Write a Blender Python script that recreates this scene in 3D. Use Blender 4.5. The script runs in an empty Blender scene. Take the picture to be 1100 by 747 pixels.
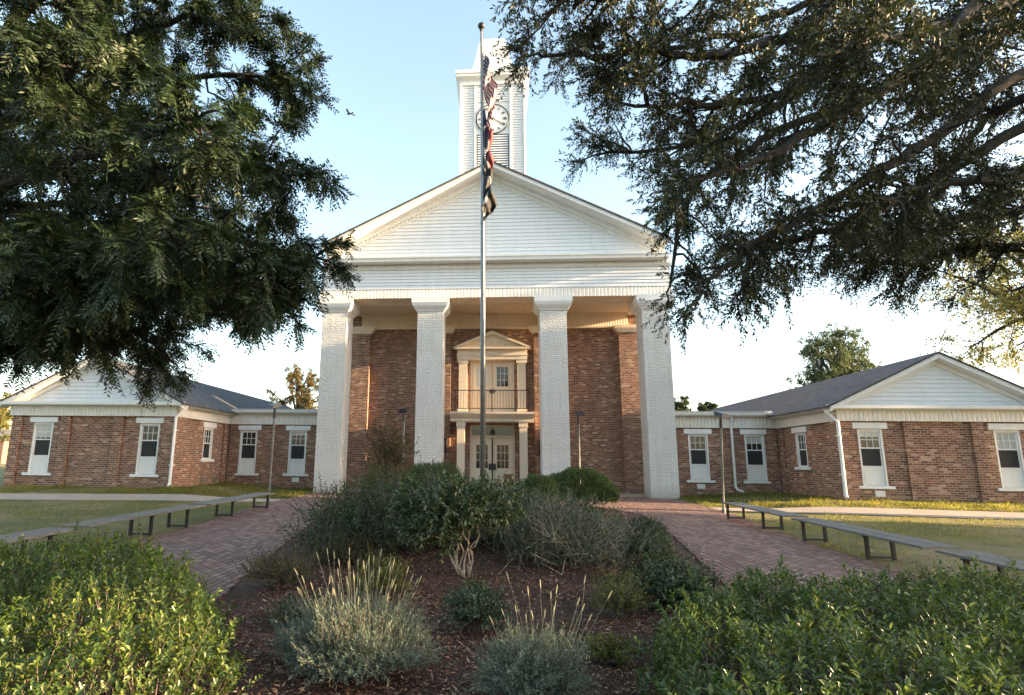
import bpy, math, random
import numpy as np
from mathutils import Vector, Matrix

random.seed(7)
C = bpy.context.scene.collection
D = bpy.data
SC = bpy.context.scene
R = math.radians


# ----------------------------------------------------------------- helpers
def sm(x, a, b):
    t = np.clip((np.asarray(x, float) - a) / (b - a), 0, 1)
    return t * t * (3 - 2 * t)


def ground_z(x, y):
    """height of the terrain: rises gently to the building, a little more at the wings"""
    return .2 + .38 * np.clip((np.asarray(y, float) + 24) / 24, 0, 1) + .2 * sm(np.abs(x), 8.3, 11.0) * sm(y, -6, -2.6)


def gz(x, y):
    return float(ground_z(x, y))


class MB:
    """collects shapes and links them as one mesh object"""

    def __init__(s):
        s.v = []
        s.f = []
        s.uv = None

    def add(s, verts, faces):
        o = len(s.v)
        s.v.extend([tuple(p) for p in verts])
        s.f.extend([tuple(i + o for i in f) for f in faces])

    def box(s, x0, x1, y0, y1, z0, z1):
        x0, x1 = min(x0, x1), max(x0, x1)
        y0, y1 = min(y0, y1), max(y0, y1)
        z0, z1 = min(z0, z1), max(z0, z1)
        s.add([(x0, y0, z0), (x1, y0, z0), (x1, y1, z0), (x0, y1, z0), (x0, y0, z1), (x1, y0, z1), (x1, y1, z1), (x0, y1, z1)],
              [(0, 3, 2, 1), (4, 5, 6, 7), (0, 1, 5, 4), (1, 2, 6, 5), (2, 3, 7, 6), (3, 0, 4, 7)])
        return s

    def prism(s, poly, axis, a, b):
        """poly of 2-d points extruded along axis from a to b; x: (y,z)  y: (x,z)  z: (x,y)"""
        n = len(poly)

        def P(p, t):
            return {'x': (t, p[0], p[1]), 'y': (p[0], t, p[1]), 'z': (p[0], p[1], t)}[axis]
        V = [P(p, a) for p in poly] + [P(p, b) for p in poly]
        F = [tuple(range(n))[::-1], tuple(range(n, 2 * n))]
        for i in range(n):
            j = (i + 1) % n
            F.append((i, j, n + j, n + i))
        s.add(V, F)
        return s

    def tube(s, pts, rad, n=6, cap=True):
        pts = [Vector(p) for p in pts]
        if not hasattr(rad, '__len__'):
            rad = [rad] * len(pts)
        o = len(s.v)
        ref = None
        for i, p in enumerate(pts):
            t = (pts[min(i + 1, len(pts) - 1)] - pts[max(i - 1, 0)])
            if t.length < 1e-9:
                t = Vector((0, 0, 1))
            t.normalize()
            if ref is None:
                ref = t.orthogonal().normalized()
            a = (ref - t * ref.dot(t))
            a = a.normalized() if a.length > 1e-6 else t.orthogonal().normalized()
            ref = a
            b = t.cross(a)
            for k in range(n):
                w = 2 * math.pi * k / n
                q = p + (a * math.cos(w) + b * math.sin(w)) * rad[i]
                s.v.append((q.x, q.y, q.z))
        for i in range(len(pts) - 1):
            for k in range(n):
                k2 = (k + 1) % n
                s.f.append((o + i * n + k, o + i * n + k2, o + (i + 1) * n + k2, o + (i + 1) * n + k))
        if cap:
            s.f.append(tuple(o + k for k in range(n))[::-1])
            e = o + (len(pts) - 1) * n
            s.f.append(tuple(e + k for k in range(n)))
        return s

    def lathe(s, prof, n, c=(0, 0, 0), rot=0.0, sx=1, sy=1):
        """prof: (radius, z) list; n=4 with rot=45 deg and radius*sqrt2 gives square plan"""
        o = len(s.v)
        for r, z in prof:
            for k in range(n):
                w = 2 * math.pi * k / n + rot
                s.v.append((c[0] + r * math.cos(w) * sx, c[1] + r * math.sin(w) * sy, c[2] + z))
        for i in range(len(prof) - 1):
            for k in range(n):
                k2 = (k + 1) % n
                s.f.append((o + i * n + k, o + i * n + k2, o + (i + 1) * n + k2, o + (i + 1) * n + k))
        s.f.append(tuple(o + k for k in range(n))[::-1])
        e = o + (len(prof) - 1) * n
        s.f.append(tuple(e + k for k in range(n)))
        return s

    def square(s, prof, c, sx=1, sy=1):
        return s.lathe([(r * math.sqrt(2), z) for r, z in prof], 4, c, math.pi / 4, sx, sy)

    def build(s, name, mat, parent=None, local=False, smooth=False, bevel=0.0):
        me = D.meshes.new(name)
        v = s.v
        if parent is not None and not local:
            r = parent
            off = Vector((0, 0, 0))
            while r is not None:
                off += r.location
                r = r.parent
            v = [(p[0] - off.x, p[1] - off.y, p[2] - off.z) for p in v]
        me.from_pydata(v, [], s.f)
        me.update()
        o = D.objects.new(name, me)
        C.objects.link(o)
        if mat:
            me.materials.append(mat)
        if parent is not None:
            o.parent = parent
        if smooth:
            me.polygons.foreach_set('use_smooth', [True] * len(me.polygons))
        if bevel:
            m = o.modifiers.new('bevel', 'BEVEL')
            m.width = bevel
            m.segments = 2
            m.limit_method = 'ANGLE'
            m.angle_limit = R(40)
        return o


def tag(o, label=None, cat=None, group=None, kind=None):
    if label:
        o['label'] = label
    if cat:
        o['category'] = cat
    if group:
        o['group'] = group
    if kind:
        o['kind'] = kind
    return o


def thing(name, loc, label, cat, group=None, rz=0.0):
    o = D.objects.new(name, None)
    C.objects.link(o)
    o.location = loc
    o.rotation_euler = (0, 0, rz)
    o.empty_display_size = .3
    return tag(o, label, cat, group)


def copy_tree(o, parent=None):
    c = o.copy()
    C.objects.link(c)
    c.parent = parent
    for ch in o.children:
        copy_tree(ch, c)
    return c


def np_mesh(name, V, F, mat, parent=None, origin=(0, 0, 0)):
    """V (n,3), F (m,k) with constant k"""
    V = np.asarray(V, np.float32) - np.asarray(origin, np.float32)
    F = np.asarray(F, np.int32)
    me = D.meshes.new(name)
    me.vertices.add(len(V))
    me.vertices.foreach_set('co', V.ravel())
    m, k = F.shape
    me.loops.add(m * k)
    me.loops.foreach_set('vertex_index', F.ravel())
    me.polygons.add(m)
    me.polygons.foreach_set('loop_start', np.arange(0, m * k, k, dtype=np.int32))
    me.polygons.foreach_set('loop_total', np.full(m, k, np.int32))
    me.update(calc_edges=True)
    me.validate()
    me.materials.append(mat)
    o = D.objects.new(name, me)
    C.objects.link(o)
    if parent is not None:
        o.parent = parent
    return o


# --------------------------------------------------------------- materials
def newmat(name):
    m = D.materials.new(name)
    m.use_nodes = True
    nt = m.node_tree
    b = nt.nodes['Principled BSDF']
    return m, nt, b


def N(nt, t, **kw):
    n = nt.nodes.new(t)
    for k, v in kw.items():
        if hasattr(n, k):
            setattr(n, k, v)
    return n


def ramp(nt, fac, stops, interp='LINEAR'):
    r = N(nt, 'ShaderNodeValToRGB')
    r.color_ramp.interpolation = interp
    e = r.color_ramp.elements
    while len(e) < len(stops):
        e.new(.5)
    for el, (p, c) in zip(e, stops):
        el.position = p
        el.color = (*c, 1) if len(c) == 3 else c
    nt.links.new(fac, r.inputs[0])
    return r.outputs[0]


def mth(nt, op, a, b=None, c=None):
    n = N(nt, 'ShaderNodeMath', operation=op)
    for i, x in enumerate((a, b, c)):
        if x is None:
            continue
        if hasattr(x, 'links') or hasattr(x, 'node'):
            nt.links.new(x, n.inputs[i])
        else:
            n.inputs[i].default_value = x
    return n.outputs[0]


def mixc(nt, fac, a, b, blend='MIX'):
    n = N(nt, 'ShaderNodeMix', data_type='RGBA', blend_type=blend)
    for i, x in ((0, fac), (6, a), (7, b)):
        if hasattr(x, 'node'):
            nt.links.new(x, n.inputs[i])
        elif i == 0:
            n.inputs[0].default_value = x
        else:
            n.inputs[i].default_value = (*x, 1)
    return n.outputs[2]


def noise(nt, vec, scale, detail=4, rough=.55):
    n = N(nt, 'ShaderNodeTexNoise')
    n.inputs['Scale'].default_value = scale
    n.inputs['Detail'].default_value = detail
    n.inputs['Roughness'].default_value = rough
    if vec is not None:
        nt.links.new(vec, n.inputs['Vector'])
    return n.outputs[0]


def bump(nt, b, h, strength, dist):
    n = N(nt, 'ShaderNodeBump')
    n.inputs['Strength'].default_value = strength
    n.inputs['Distance'].default_value = dist
    nt.links.new(h, n.inputs['Height'])
    nt.links.new(n.outputs[0], b.inputs['Normal'])


def wallvec(nt):
    """(u along the wall, z) of the world position, from the true normal"""
    g = N(nt, 'ShaderNodeNewGeometry')
    p = N(nt, 'ShaderNodeSeparateXYZ')
    nt.links.new(g.outputs['Position'], p.inputs[0])
    q = N(nt, 'ShaderNodeSeparateXYZ')
    nt.links.new(g.outputs['True Normal'], q.inputs[0])
    side = mth(nt, 'GREATER_THAN', mth(nt, 'ABSOLUTE', q.outputs[0]), .7)
    u = mth(nt, 'ADD', mth(nt, 'MULTIPLY', p.outputs[0], mth(nt, 'SUBTRACT', 1.0, side)), mth(nt, 'MULTIPLY', p.outputs[1], side))
    c = N(nt, 'ShaderNodeCombineXYZ')
    nt.links.new(u, c.inputs[0])
    nt.links.new(p.outputs[2], c.inputs[1])
    return c.outputs[0], g.outputs['Position'], u


def bricktex(nt, vec, w, h, mortar, c1=(0, 0, 0), c2=(1, 1, 1), cm=(0, 0, 0), smooth=.1):
    t = N(nt, 'ShaderNodeTexBrick')
    t.offset = .5
    t.inputs['Scale'].default_value = 1
    t.inputs['Brick Width'].default_value = w
    t.inputs['Row Height'].default_value = h
    t.inputs['Mortar Size'].default_value = mortar
    t.inputs['Mortar Smooth'].default_value = smooth
    t.inputs['Color1'].default_value = (*c1, 1)
    t.inputs['Color2'].default_value = (*c2, 1)
    t.inputs['Mortar'].default_value = (*cm, 1)
    nt.links.new(vec, t.inputs['Vector'])
    return t


def m_brick():
    m, nt, b = newmat('red_brick')
    vec, pos, u = wallvec(nt)
    t = bricktex(nt, vec, .225, .078, .011)
    col = ramp(nt, t.outputs[0], [(0, (.08, .035, .026)), (.25, (.15, .058, .037)), (.5, (.215, .086, .053)), (.75, (.275, .122, .076)), (.9, (.36, .20, .135)), (1, (.50, .36, .27))])
    n = noise(nt, pos, 9, 5)
    col = mixc(nt, .35, col, ramp(nt, n, [(.3, (.25, .22, .2)), (.7, (.85, .8, .75))]), 'OVERLAY')
    n2 = noise(nt, pos, .6, 3)
    col = mixc(nt, mth(nt, 'MULTIPLY', ramp(nt, n2, [(.4, (0, 0, 0)), (.75, (1, 1, 1))]), .25), col, (.16, .12, .1))
    col = mixc(nt, t.outputs[1], col, (.37, .29, .22))
    mp = N(nt, 'ShaderNodeMapping')
    mp.inputs['Scale'].default_value = (1.0, 1.0, .22)
    nt.links.new(pos, mp.inputs[0])
    n4 = noise(nt, mp.outputs[0], 1.1, 5, .65)
    pz = N(nt, 'ShaderNodeSeparateXYZ')
    nt.links.new(pos, pz.inputs[0])
    low = ramp(nt, mth(nt, 'SUBTRACT', 1.25, mth(nt, 'ADD', pz.outputs[2], mth(nt, 'MULTIPLY', n4, .5))), [(0, (0, 0, 0)), (.5, (1, 1, 1))])
    col = mixc(nt, mth(nt, 'MULTIPLY', low, .45), col, (.17, .12, .08))
    col = mixc(nt, mth(nt, 'MULTIPLY', ramp(nt, n4, [(.5, (0, 0, 0)), (.72, (1, 1, 1))]), .4), col, (.11, .062, .045))
    nt.links.new(col, b.inputs['Base Color'])
    b.inputs['Roughness'].default_value = .85
    h = mth(nt, 'ADD', mth(nt, 'MULTIPLY', t.outputs[1], -1.0), mth(nt, 'MULTIPLY', n, .6))
    h = mth(nt, 'ADD', h, mth(nt, 'MULTIPLY', t.outputs[0], .5))
    bump(nt, b, h, .8, .012)
    return m


def m_white_brick():
    m, nt, b = newmat('white_painted_brick')
    vec, pos, u = wallvec(nt)
    t = bricktex(nt, vec, .21, .078, .012, smooth=.4)
    n = noise(nt, pos, 14, 5)
    n3 = noise(nt, pos, 1.1, 4)
    col = mixc(nt, ramp(nt, n3, [(.42, (0, 0, 0)), (.8, (.55, .55, .55))]), (.77, .77, .75), (.62, .60, .55))
    col = mixc(nt, mth(nt, 'MULTIPLY', t.outputs[1], .35), col, (.5, .48, .43))
    pz = N(nt, 'ShaderNodeSeparateXYZ')
    nt.links.new(pos, pz.inputs[0])
    low = mth(nt, 'MULTIPLY', ramp(nt, mth(nt, 'SUBTRACT', 1.35, mth(nt, 'ADD', pz.outputs[2], mth(nt, 'MULTIPLY', n3, .5))), [(0, (0, 0, 0)), (.6, (1, 1, 1))]), .65)
    col = mixc(nt, low, col, (.40, .34, .25))
    mp = N(nt, 'ShaderNodeMapping')
    mp.inputs['Scale'].default_value = (5, 5, .35)
    nt.links.new(pos, mp.inputs[0])
    drip = noise(nt, mp.outputs[0], 1.4, 5, .6)
    col = mixc(nt, mth(nt, 'MULTIPLY', ramp(nt, drip, [(.5, (0, 0, 0)), (.75, (1, 1, 1))]), .35), col, (.45, .42, .36))
    chip = noise(nt, pos, 6.5, 4, .7)
    chipm = ramp(nt, mth(nt, 'ADD', chip, mth(nt, 'MULTIPLY', low, .1)), [(.705, (0, 0, 0)), (.72, (1, 1, 1))])
    col = mixc(nt, chipm, col, (.27, .14, .09))
    nt.links.new(col, b.inputs['Base Color'])
    b.inputs['Roughness'].default_value = .6
    h = mth(nt, 'ADD', mth(nt, 'MULTIPLY', t.outputs[1], -.7), mth(nt, 'MULTIPLY', n, 2.2))
    h = mth(nt, 'ADD', h, mth(nt, 'MULTIPLY', t.outputs[0], 1.2))
    bump(nt, b, h, 1.0, .035)
    return m


def m_paint(name, col, rough=.5, var=.12, grooves=0.0):
    m, nt, b = newmat(name)
    vec, pos, u = wallvec(nt)
    mp = N(nt, 'ShaderNodeMapping')
    mp.inputs['Scale'].default_value = (3.2, 3.2, .7)
    nt.links.new(pos, mp.inputs[0])
    n = noise(nt, mp.outputs[0], 1.2, 6, .65)
    n2 = noise(nt, pos, 25, 3)
    dirt = tuple(c * .72 for c in (col[0], col[1] * .97, col[2] * .9))
    c = mixc(nt, mth(nt, 'MULTIPLY', ramp(nt, n, [(.35, (0, 0, 0)), (.8, (1, 1, 1))]), min(1, var * 4)), col, dirt)
    if grooves:
        w = mth(nt, 'FRACT', mth(nt, 'DIVIDE', u, grooves))
        g = ramp(nt, w, [(0, (0, 0, 0)), (.06, (0, 0, 0)), (.16, (1, 1, 1)), (.86, (1, 1, 1)), (.97, (0, 0, 0))])
        bump(nt, b, mth(nt, 'ADD', g, mth(nt, 'MULTIPLY', n2, .1)), 1.0, .02)
    else:
        bump(nt, b, n2, .15, .004)
    nt.links.new(c, b.inputs['Base Color'])
    b.inputs['Roughness'].default_value = rough
    return m


def m_plain(name, col, rough=.5, metal=0.0, var=.0, scale=8):
    m, nt, b = newmat(name)
    b.inputs['Roughness'].default_value = rough
    b.inputs['Metallic'].default_value = metal
    g = N(nt, 'ShaderNodeNewGeometry')
    n = noise(nt, g.outputs['Position'], scale, 4)
    c = mixc(nt, ramp(nt, n, [(.35, (0, 0, 0)), (.7, (1, 1, 1))]), col, tuple(x * (1 - var) for x in col))
    nt.links.new(c, b.inputs['Base Color'])
    return m


def m_shingle():
    m, nt, b = newmat('asphalt_shingle')
    g = N(nt, 'ShaderNodeNewGeometry')
    p = N(nt, 'ShaderNodeSeparateXYZ')
    nt.links.new(g.outputs['Position'], p.inputs[0])
    c = N(nt, 'ShaderNodeCombineXYZ')
    nt.links.new(p.outputs[1], c.inputs[0])
    nt.links.new(mth(nt, 'MULTIPLY', p.outputs[0], 1.12), c.inputs[1])
    t = bricktex(nt, c.outputs[0], .3, .14, .008)
    n = noise(nt, g.outputs['Position'], 1.3, 6)
    col = ramp(nt, t.outputs[0], [(0, (.045, .047, .053)), (1, (.10, .10, .108))])
    col = mixc(nt, ramp(nt, n, [(.3, (0, 0, 0)), (.8, (.5, .5, .5))]), col, (.055, .055, .06))
    col = mixc(nt, t.outputs[1], col, (.025, .025, .028))
    nt.links.new(col, b.inputs['Base Color'])
    b.inputs['Roughness'].default_value = .9
    bump(nt, b, mth(nt, 'SUBTRACT', t.outputs[0], t.outputs[1]), .5, .01)
    return m


def m_glass(name, col, rough):
    m, nt, b = newmat(name)
    g = N(nt, 'ShaderNodeNewGeometry')
    n = noise(nt, g.outputs['Position'], 2.2, 2)
    b.inputs['Base Color'].default_value = (*col, 1)
    b.inputs['Roughness'].default_value = rough
    b.inputs['IOR'].default_value = 1.6
    bump(nt, b, n, .06, .05)
    return m


def m_pavers():
    m, nt, b = newmat('brick_pavers')
    g = N(nt, 'ShaderNodeNewGeometry')
    p = N(nt, 'ShaderNodeSeparateXYZ')
    nt.links.new(g.outputs['Position'], p.inputs[0])
    c = N(nt, 'ShaderNodeCombineXYZ')
    wob = noise(nt, g.outputs['Position'], .5, 2)
    nt.links.new(p.outputs[1], c.inputs[0])
    nt.links.new(mth(nt, 'ADD', p.outputs[0], mth(nt, 'MULTIPLY', wob, .12)), c.inputs[1])
    t = bricktex(nt, c.outputs[0], .21, .107, .012)
    col = ramp(nt, t.outputs[0], [(0, (.14, .062, .048)), (.35, (.215, .098, .073)), (.7, (.285, .145, .108)), (1, (.36, .215, .165))])
    n = noise(nt, g.outputs['Position'], 1.0, 6, .65)
    n2 = noise(nt, g.outputs['Position'], 30, 3)
    col = mixc(nt, mth(nt, 'MULTIPLY', ramp(nt, n, [(.4, (0, 0, 0)), (.7, (1, 1, 1))]), .4), col, (.17, .13, .105))
    col = mixc(nt, .3, col, ramp(nt, n2, [(.2, (.3, .3, .3)), (.8, (.75, .75, .75))]), 'OVERLAY')
    col = mixc(nt, t.outputs[1], col, (.035, .027, .021))
    nt.links.new(col, b.inputs['Base Color'])
    b.inputs['Roughness'].default_value = .8
    h = mth(nt, 'ADD', mth(nt, 'MULTIPLY', t.outputs[1], -1.5), mth(nt, 'ADD', mth(nt, 'MULTIPLY', t.outputs[0], .6), mth(nt, 'MULTIPLY', n2, .4)))
    bump(nt, b, h, 1.0, .014)
    return m


def m_ground(name, stops, s1, s2, mixcol, bumpd=.03):
    m, nt, b = newmat(name)
    g = N(nt, 'ShaderNodeNewGeometry')
    n = noise(nt, g.outputs['Position'], s1, 7, .65)
    n2 = noise(nt, g.outputs['Position'], s2, 5, .7)
    col = ramp(nt, n, stops)
    col = mixc(nt, ramp(nt, n2, [(.35, (0, 0, 0)), (.7, (.7, .7, .7))]), col, mixcol)
    nt.links.new(col, b.inputs['Base Color'])
    b.inputs['Roughness'].default_value = .95
    bump(nt, b, n2, .8, bumpd)
    return m


def m_leaf(name, cols, trans=.3, rough=.45, spec=.5):
    m, nt, b = newmat(name)
    g = N(nt, 'ShaderNodeNewGeometry')
    k = len(cols)
    col = ramp(nt, g.outputs['Random Per Island'], [(i / (k - 1), c) for i, c in enumerate(cols)])
    n = noise(nt, g.outputs['Position'], 1.2, 2)
    hv = N(nt, 'ShaderNodeHueSaturation')
    nt.links.new(col, hv.inputs['Color'])
    nt.links.new(mth(nt, 'ADD', .72, mth(nt, 'MULTIPLY', n, .56)), hv.inputs['Value'])
    nt.links.new(hv.outputs[0], b.inputs['Base Color'])
    b.inputs['Roughness'].default_value = rough
    b.inputs['Specular IOR Level'].default_value = spec
    if trans:
        tr = N(nt, 'ShaderNodeBsdfTranslucent')
        t2 = N(nt, 'ShaderNodeHueSaturation')
        t2.inputs['Value'].default_value = 1.6
        t2.inputs['Saturation'].default_value = 1.15
        nt.links.new(hv.outputs[0], t2.inputs['Color'])
        nt.links.new(t2.outputs[0], tr.inputs['Color'])
        mx = N(nt, 'ShaderNodeMixShader')
        mx.inputs[0].default_value = trans
        nt.links.new(b.outputs[0], mx.inputs[1])
        nt.links.new(tr.outputs[0], mx.inputs[2])
        nt.links.new(mx.outputs[0], nt.nodes['Material Output'].inputs[0])
    return m


def m_wood(name, c1, c2, axis=1):
    m, nt, b = newmat(name)
    tc = N(nt, 'ShaderNodeTexCoord')
    mp = N(nt, 'ShaderNodeMapping')
    mp.inputs['Scale'].default_value = tuple(1.2 if i == axis else 22 for i in range(3))
    nt.links.new(tc.outputs['Object'], mp.inputs[0])
    n = noise(nt, mp.outputs[0], 1.6, 6, .6)
    nt.links.new(ramp(nt, n, [(.3, c1), (.7, c2)]), b.inputs['Base Color'])
    b.inputs['Roughness'].default_value = .8
    bump(nt, b, n, .5, .006)
    return m


def m_bark(name, c1, c2):
    m, nt, b = newmat(name)
    g = N(nt, 'ShaderNodeNewGeometry')
    mp = N(nt, 'ShaderNodeMapping')
    mp.inputs['Scale'].default_value = (9, 9, 2)
    nt.links.new(g.outputs['Position'], mp.inputs[0])
    n = noise(nt, mp.outputs[0], 2, 6, .65)
    nt.links.new(ramp(nt, n, [(.35, c1), (.65, c2)]), b.inputs['Base Color'])
    b.inputs['Roughness'].default_value = .9
    bump(nt, b, n, .9, .03)
    return m


BRICK = m_brick()
WBRICK = m_white_brick()
WHITE = m_paint('white_trim_paint', (.76, .77, .77), .45)
CREAM = m_paint('cream_trim_bounce_lit', (.76, .655, .52), .5)  # cream paint, its colour warmed further for light bounced inside the porch
SIDING = m_paint('white_lap_siding', (.72, .75, .78), .4, .1)
BEAD = m_paint('white_beadboard', (.74, .72, .67), .45, .1, grooves=.15)
CEIL = m_paint('cream_beadboard_bounce_lit', (.74, .61, .46), .5, .1, grooves=.12)  # cream boards; the porch's warm bounce light is mixed into the colour
SHING = m_shingle()
METALROOF = m_plain('silver_metal_roof', (.55, .56, .57), .45, .3, .2)
GLASS = m_glass('window_glass', (.02, .023, .026), .03)
SCREEN = m_plain('insect_screen_mesh', (.022, .023, .025), .75, 0, .3, 30)
BLIND_SKY = m_plain('white_blind_and_sky_pane', (.62, .63, .62), .12, 0, .1)
BLACK = m_plain('black_painted_metal', (.018, .018, .02), .4, .2, .2)
DARK = m_plain('dark_bronze_metal', (.035, .033, .032), .45, .4, .3)
STEEL = m_plain('brushed_steel', (.27, .28, .29), .45, .5, .25)
GALV = m_plain('weathered_pole_paint', (.17, .165, .155), .5, .3, .35)
CONC = m_ground('concrete', [(.3, (.29, .235, .19)), (.7, (.42, .345, .285))], 1.5, 22, (.34, .28, .23), .006)
PAVER = m_pavers()
LAWN = m_ground('lawn', [(.36, (.08, .09, .02)), (.47, (.13, .125, .03)), (.55, (.20, .165, .06)), (.66, (.30, .22, .13))], .45, 18, (.10, .095, .026), .05)
MULCH = m_ground('mulch', [(.3, (.05, .024, .015)), (.55, (.10, .047, .028)), (.8, (.17, .09, .055))], 7, 45, (.05, .026, .017), .06)
BENCHWOOD = m_wood('weathered_bench_wood', (.10, .088, .074), (.21, .19, .165))
BROWNWOOD = m_wood('brown_slatted_wood', (.16, .08, .04), (.28, .15, .08), 2)
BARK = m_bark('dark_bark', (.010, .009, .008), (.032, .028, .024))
PALEBARK = m_bark('pale_bark', (.20, .16, .12), (.38, .32, .25))
TWIG = m_bark('twig_bark', (.07, .05, .035), (.16, .12, .09))


# ---------------------------------------------------------- world and light
SUN_AZ, SUN_EL = R(4.6), R(10.5)          # azimuth measured from +X towards the viewer
sunv = Vector((math.cos(SUN_EL) * math.cos(SUN_AZ), -math.cos(SUN_EL) * math.sin(SUN_AZ), math.sin(SUN_EL)))
world = D.worlds.new('World')
SC.world = world
world.use_nodes = True
wn = world.node_tree
bg = wn.nodes['Background']
sky = wn.nodes.new('ShaderNodeTexSky')
sky.sky_type = 'NISHITA'
sky.sun_disc = False
sky.sun_elevation = SUN_EL
sky.sun_rotation = R(90) + SUN_AZ
sky.air_density = 1.0
sky.dust_density = 2.2
sky.ozone_density = 1.0
sky.altitude = 50
hs = wn.nodes.new('ShaderNodeHueSaturation')
hs.inputs['Saturation'].default_value = .85
hs.inputs['Hue'].default_value = .488
wn.links.new(sky.outputs[0], hs.inputs['Color'])
wn.links.new(hs.outputs[0], bg.inputs[0])
bg.inputs[1].default_value = .125
ld = D.lights.new('sun', 'SUN')
ld.energy = 4.8
ld.angle = R(.5)
ld.color = (1.0, .70, .40)
lo = D.objects.new('sun', ld)
C.objects.link(lo)
lo.rotation_euler = sunv.to_track_quat('Z', 'Y').to_euler()
lo.location = sunv * 60
SC.view_settings.view_transform = 'Standard'
SC.view_settings.look = 'None'
SC.view_settings.exposure = 2.5
SC.view_settings.gamma = 1

# ----------------------------------------------------------------- camera
cam = D.cameras.new('camera')
cam.sensor_width = 36
cam.sensor_fit = 'HORIZONTAL'
cam.lens = 634.2 / 1100 * 36
cam.shift_x = (550 - 479.1) / 1100
cam.clip_end = 3000
cam.clip_start = .05
co = D.objects.new('camera', cam)
C.objects.link(co)
pitch, yaw, roll = .19248, .09083, .01339
cy, sy, cp, sp = math.cos(yaw), math.sin(yaw), math.cos(pitch), math.sin(pitch)
fwd = Vector((-sy * cp, cy * cp, sp))
rt = Vector((cy, sy, 0))
up = rt.cross(fwd)
r2 = rt * math.cos(roll) + up * math.sin(roll)
u2 = up * math.cos(roll) - rt * math.sin(roll)
M = Matrix((r2, u2, -fwd)).transposed().to_4x4()
M.translation = Vector((.311, -24.15, 1.84))
co.matrix_world = M
SC.camera = co


# ------------------------------------------------------------------ ground
def sheet(name, xs, ys, lift, mat, inside=None, extra=None):
    X, Y = np.meshgrid(xs, ys)
    Z = ground_z(X, Y) + lift
    if extra is not None:
        Z = Z + extra(X, Y)
    V = np.stack([X, Y, Z], -1).reshape(-1, 3)
    nx, ny = len(xs), len(ys)
    i, j = np.meshgrid(np.arange(nx - 1), np.arange(ny - 1))
    a = (j * nx + i).ravel()
    F = np.stack([a, a + 1, a + nx + 1, a + nx], -1)
    if inside is not None:
        cen = V[F].mean(1)
        F = F[inside(cen[:, 0], cen[:, 1])]
        used = np.unique(F)
        mp = np.zeros(len(V), int)
        mp[used] = np.arange(len(used))
        V, F = V[used], mp[F]
    o = np_mesh(name, V, F, mat)
    tag(o, kind='structure')
    return o


fine = np.arange(-42, 42.01, .5)
far = np.array([60, 90, 140, 220, 400, 800, 1500.])
xs = np.concatenate([-far[::-1], fine, far])
ys = np.concatenate([-far[::-1], np.arange(-42, 42.01, .5), far])
tag(sheet('ground', xs, ys, 0, LAWN), 'olive lawn with worn sandy patches in front of the wings')


def strip(name, poly_fn, ts, mat, lift, n=8):
    """ribbon between two edges poly_fn(t) -> ((x0,y0),(x1,y1))"""
    V, F = [], []
    for t in ts:
        a, b = poly_fn(t)
        for k in range(n + 1):
            w = k / n
            x, y = a[0] + (b[0] - a[0]) * w, a[1] + (b[1] - a[1]) * w
            V.append((x, y, gz(x, y) + lift))
    for i in range(len(ts) - 1):
        for k in range(n):
            p = i * (n + 1) + k
            F.append((p, p + 1, p + n + 2, p + n + 1))
    o = np_mesh(name, V, F, mat)
    tag(o, kind='structure')
    return o


# brick plaza: both paths and the court in front of the portico
PX = 7.0


def plaza_edge(t):
    y = -23 + t * 23.9
    w = 6.25 + .75 * float(sm(y, -13, -5))
    return ((-w, y), (w, y))


strip('brick_path', plaza_edge, np.linspace(0, 1, 60), PAVER, .012, 40)
for s_ in (-1, 1):
    strip('concrete_walk', lambda t, s_=s_: ((s_ * (7.02 + t * 40), -3.75 - t * 3.5), (s_ * (7.02 + t * 40), -5.0 - t * 5)), np.linspace(0, 1, 60), CONC, .016)

# planting bed
BED = [(-1.9, -22.5), (-2.55, -19), (-2.9, -17), (-3.6, -13), (-4.15, -9.5), (-4.2, -7.2), (-3.6, -5.4), (-2.4, -4.6), (0, -4.4), (2.4, -4.6), (3.6, -5.4), (4.2, -7.2), (4.1, -9.5), (3.7, -12.5), (3.2, -16), (2.85, -18.5), (2.3, -22.5)]


def inpoly(px, py, poly):
    px, py = np.asarray(px), np.asarray(py)
    ins = np.zeros(px.shape, bool)
    n = len(poly)
    for i in range(n):
        x0, y0 = poly[i]
        x1, y1 = poly[(i + 1) % n]
        c = ((y0 > py) != (y1 > py)) & (px < (x1 - x0) * (py - y0) / (y1 - y0 + 1e-12) + x0)
        ins ^= c
    return ins


def edgedist(px, py, poly):
    px, py = np.asarray(px, float), np.asarray(py, float)
    d = np.full(px.shape, 1e9)
    n = len(poly)
    for i in range(n):
        a = np.array(poly[i])
        b = np.array(poly[(i + 1) % n])
        ab = b - a
        t = np.clip(((px - a[0]) * ab[0] + (py - a[1]) * ab[1]) / (ab @ ab), 0, 1)
        d = np.minimum(d, np.hypot(px - a[0] - t * ab[0], py - a[1] - t * ab[1]))
    return d


rngb = np.random.default_rng(3)


def bed_h(x, y):
    d = edgedist(x, y, BED)
    return .03 + .10 * sm(d, 0, .7) + .02 * np.sin(x * 5.1 + 1) * np.sin(y * 4.3)


b_xs = np.arange(-4.4, 4.45, .1)
b_ys = np.arange(-22.6, -4.2, .1)
mul = sheet('mulch_bed', b_xs, b_ys, 0, MULCH, lambda x, y: inpoly(x, y, BED), bed_h)


def bz(x, y):
    return gz(x, y) + float(bed_h(np.array([x]), np.array([y]))[0])


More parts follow.
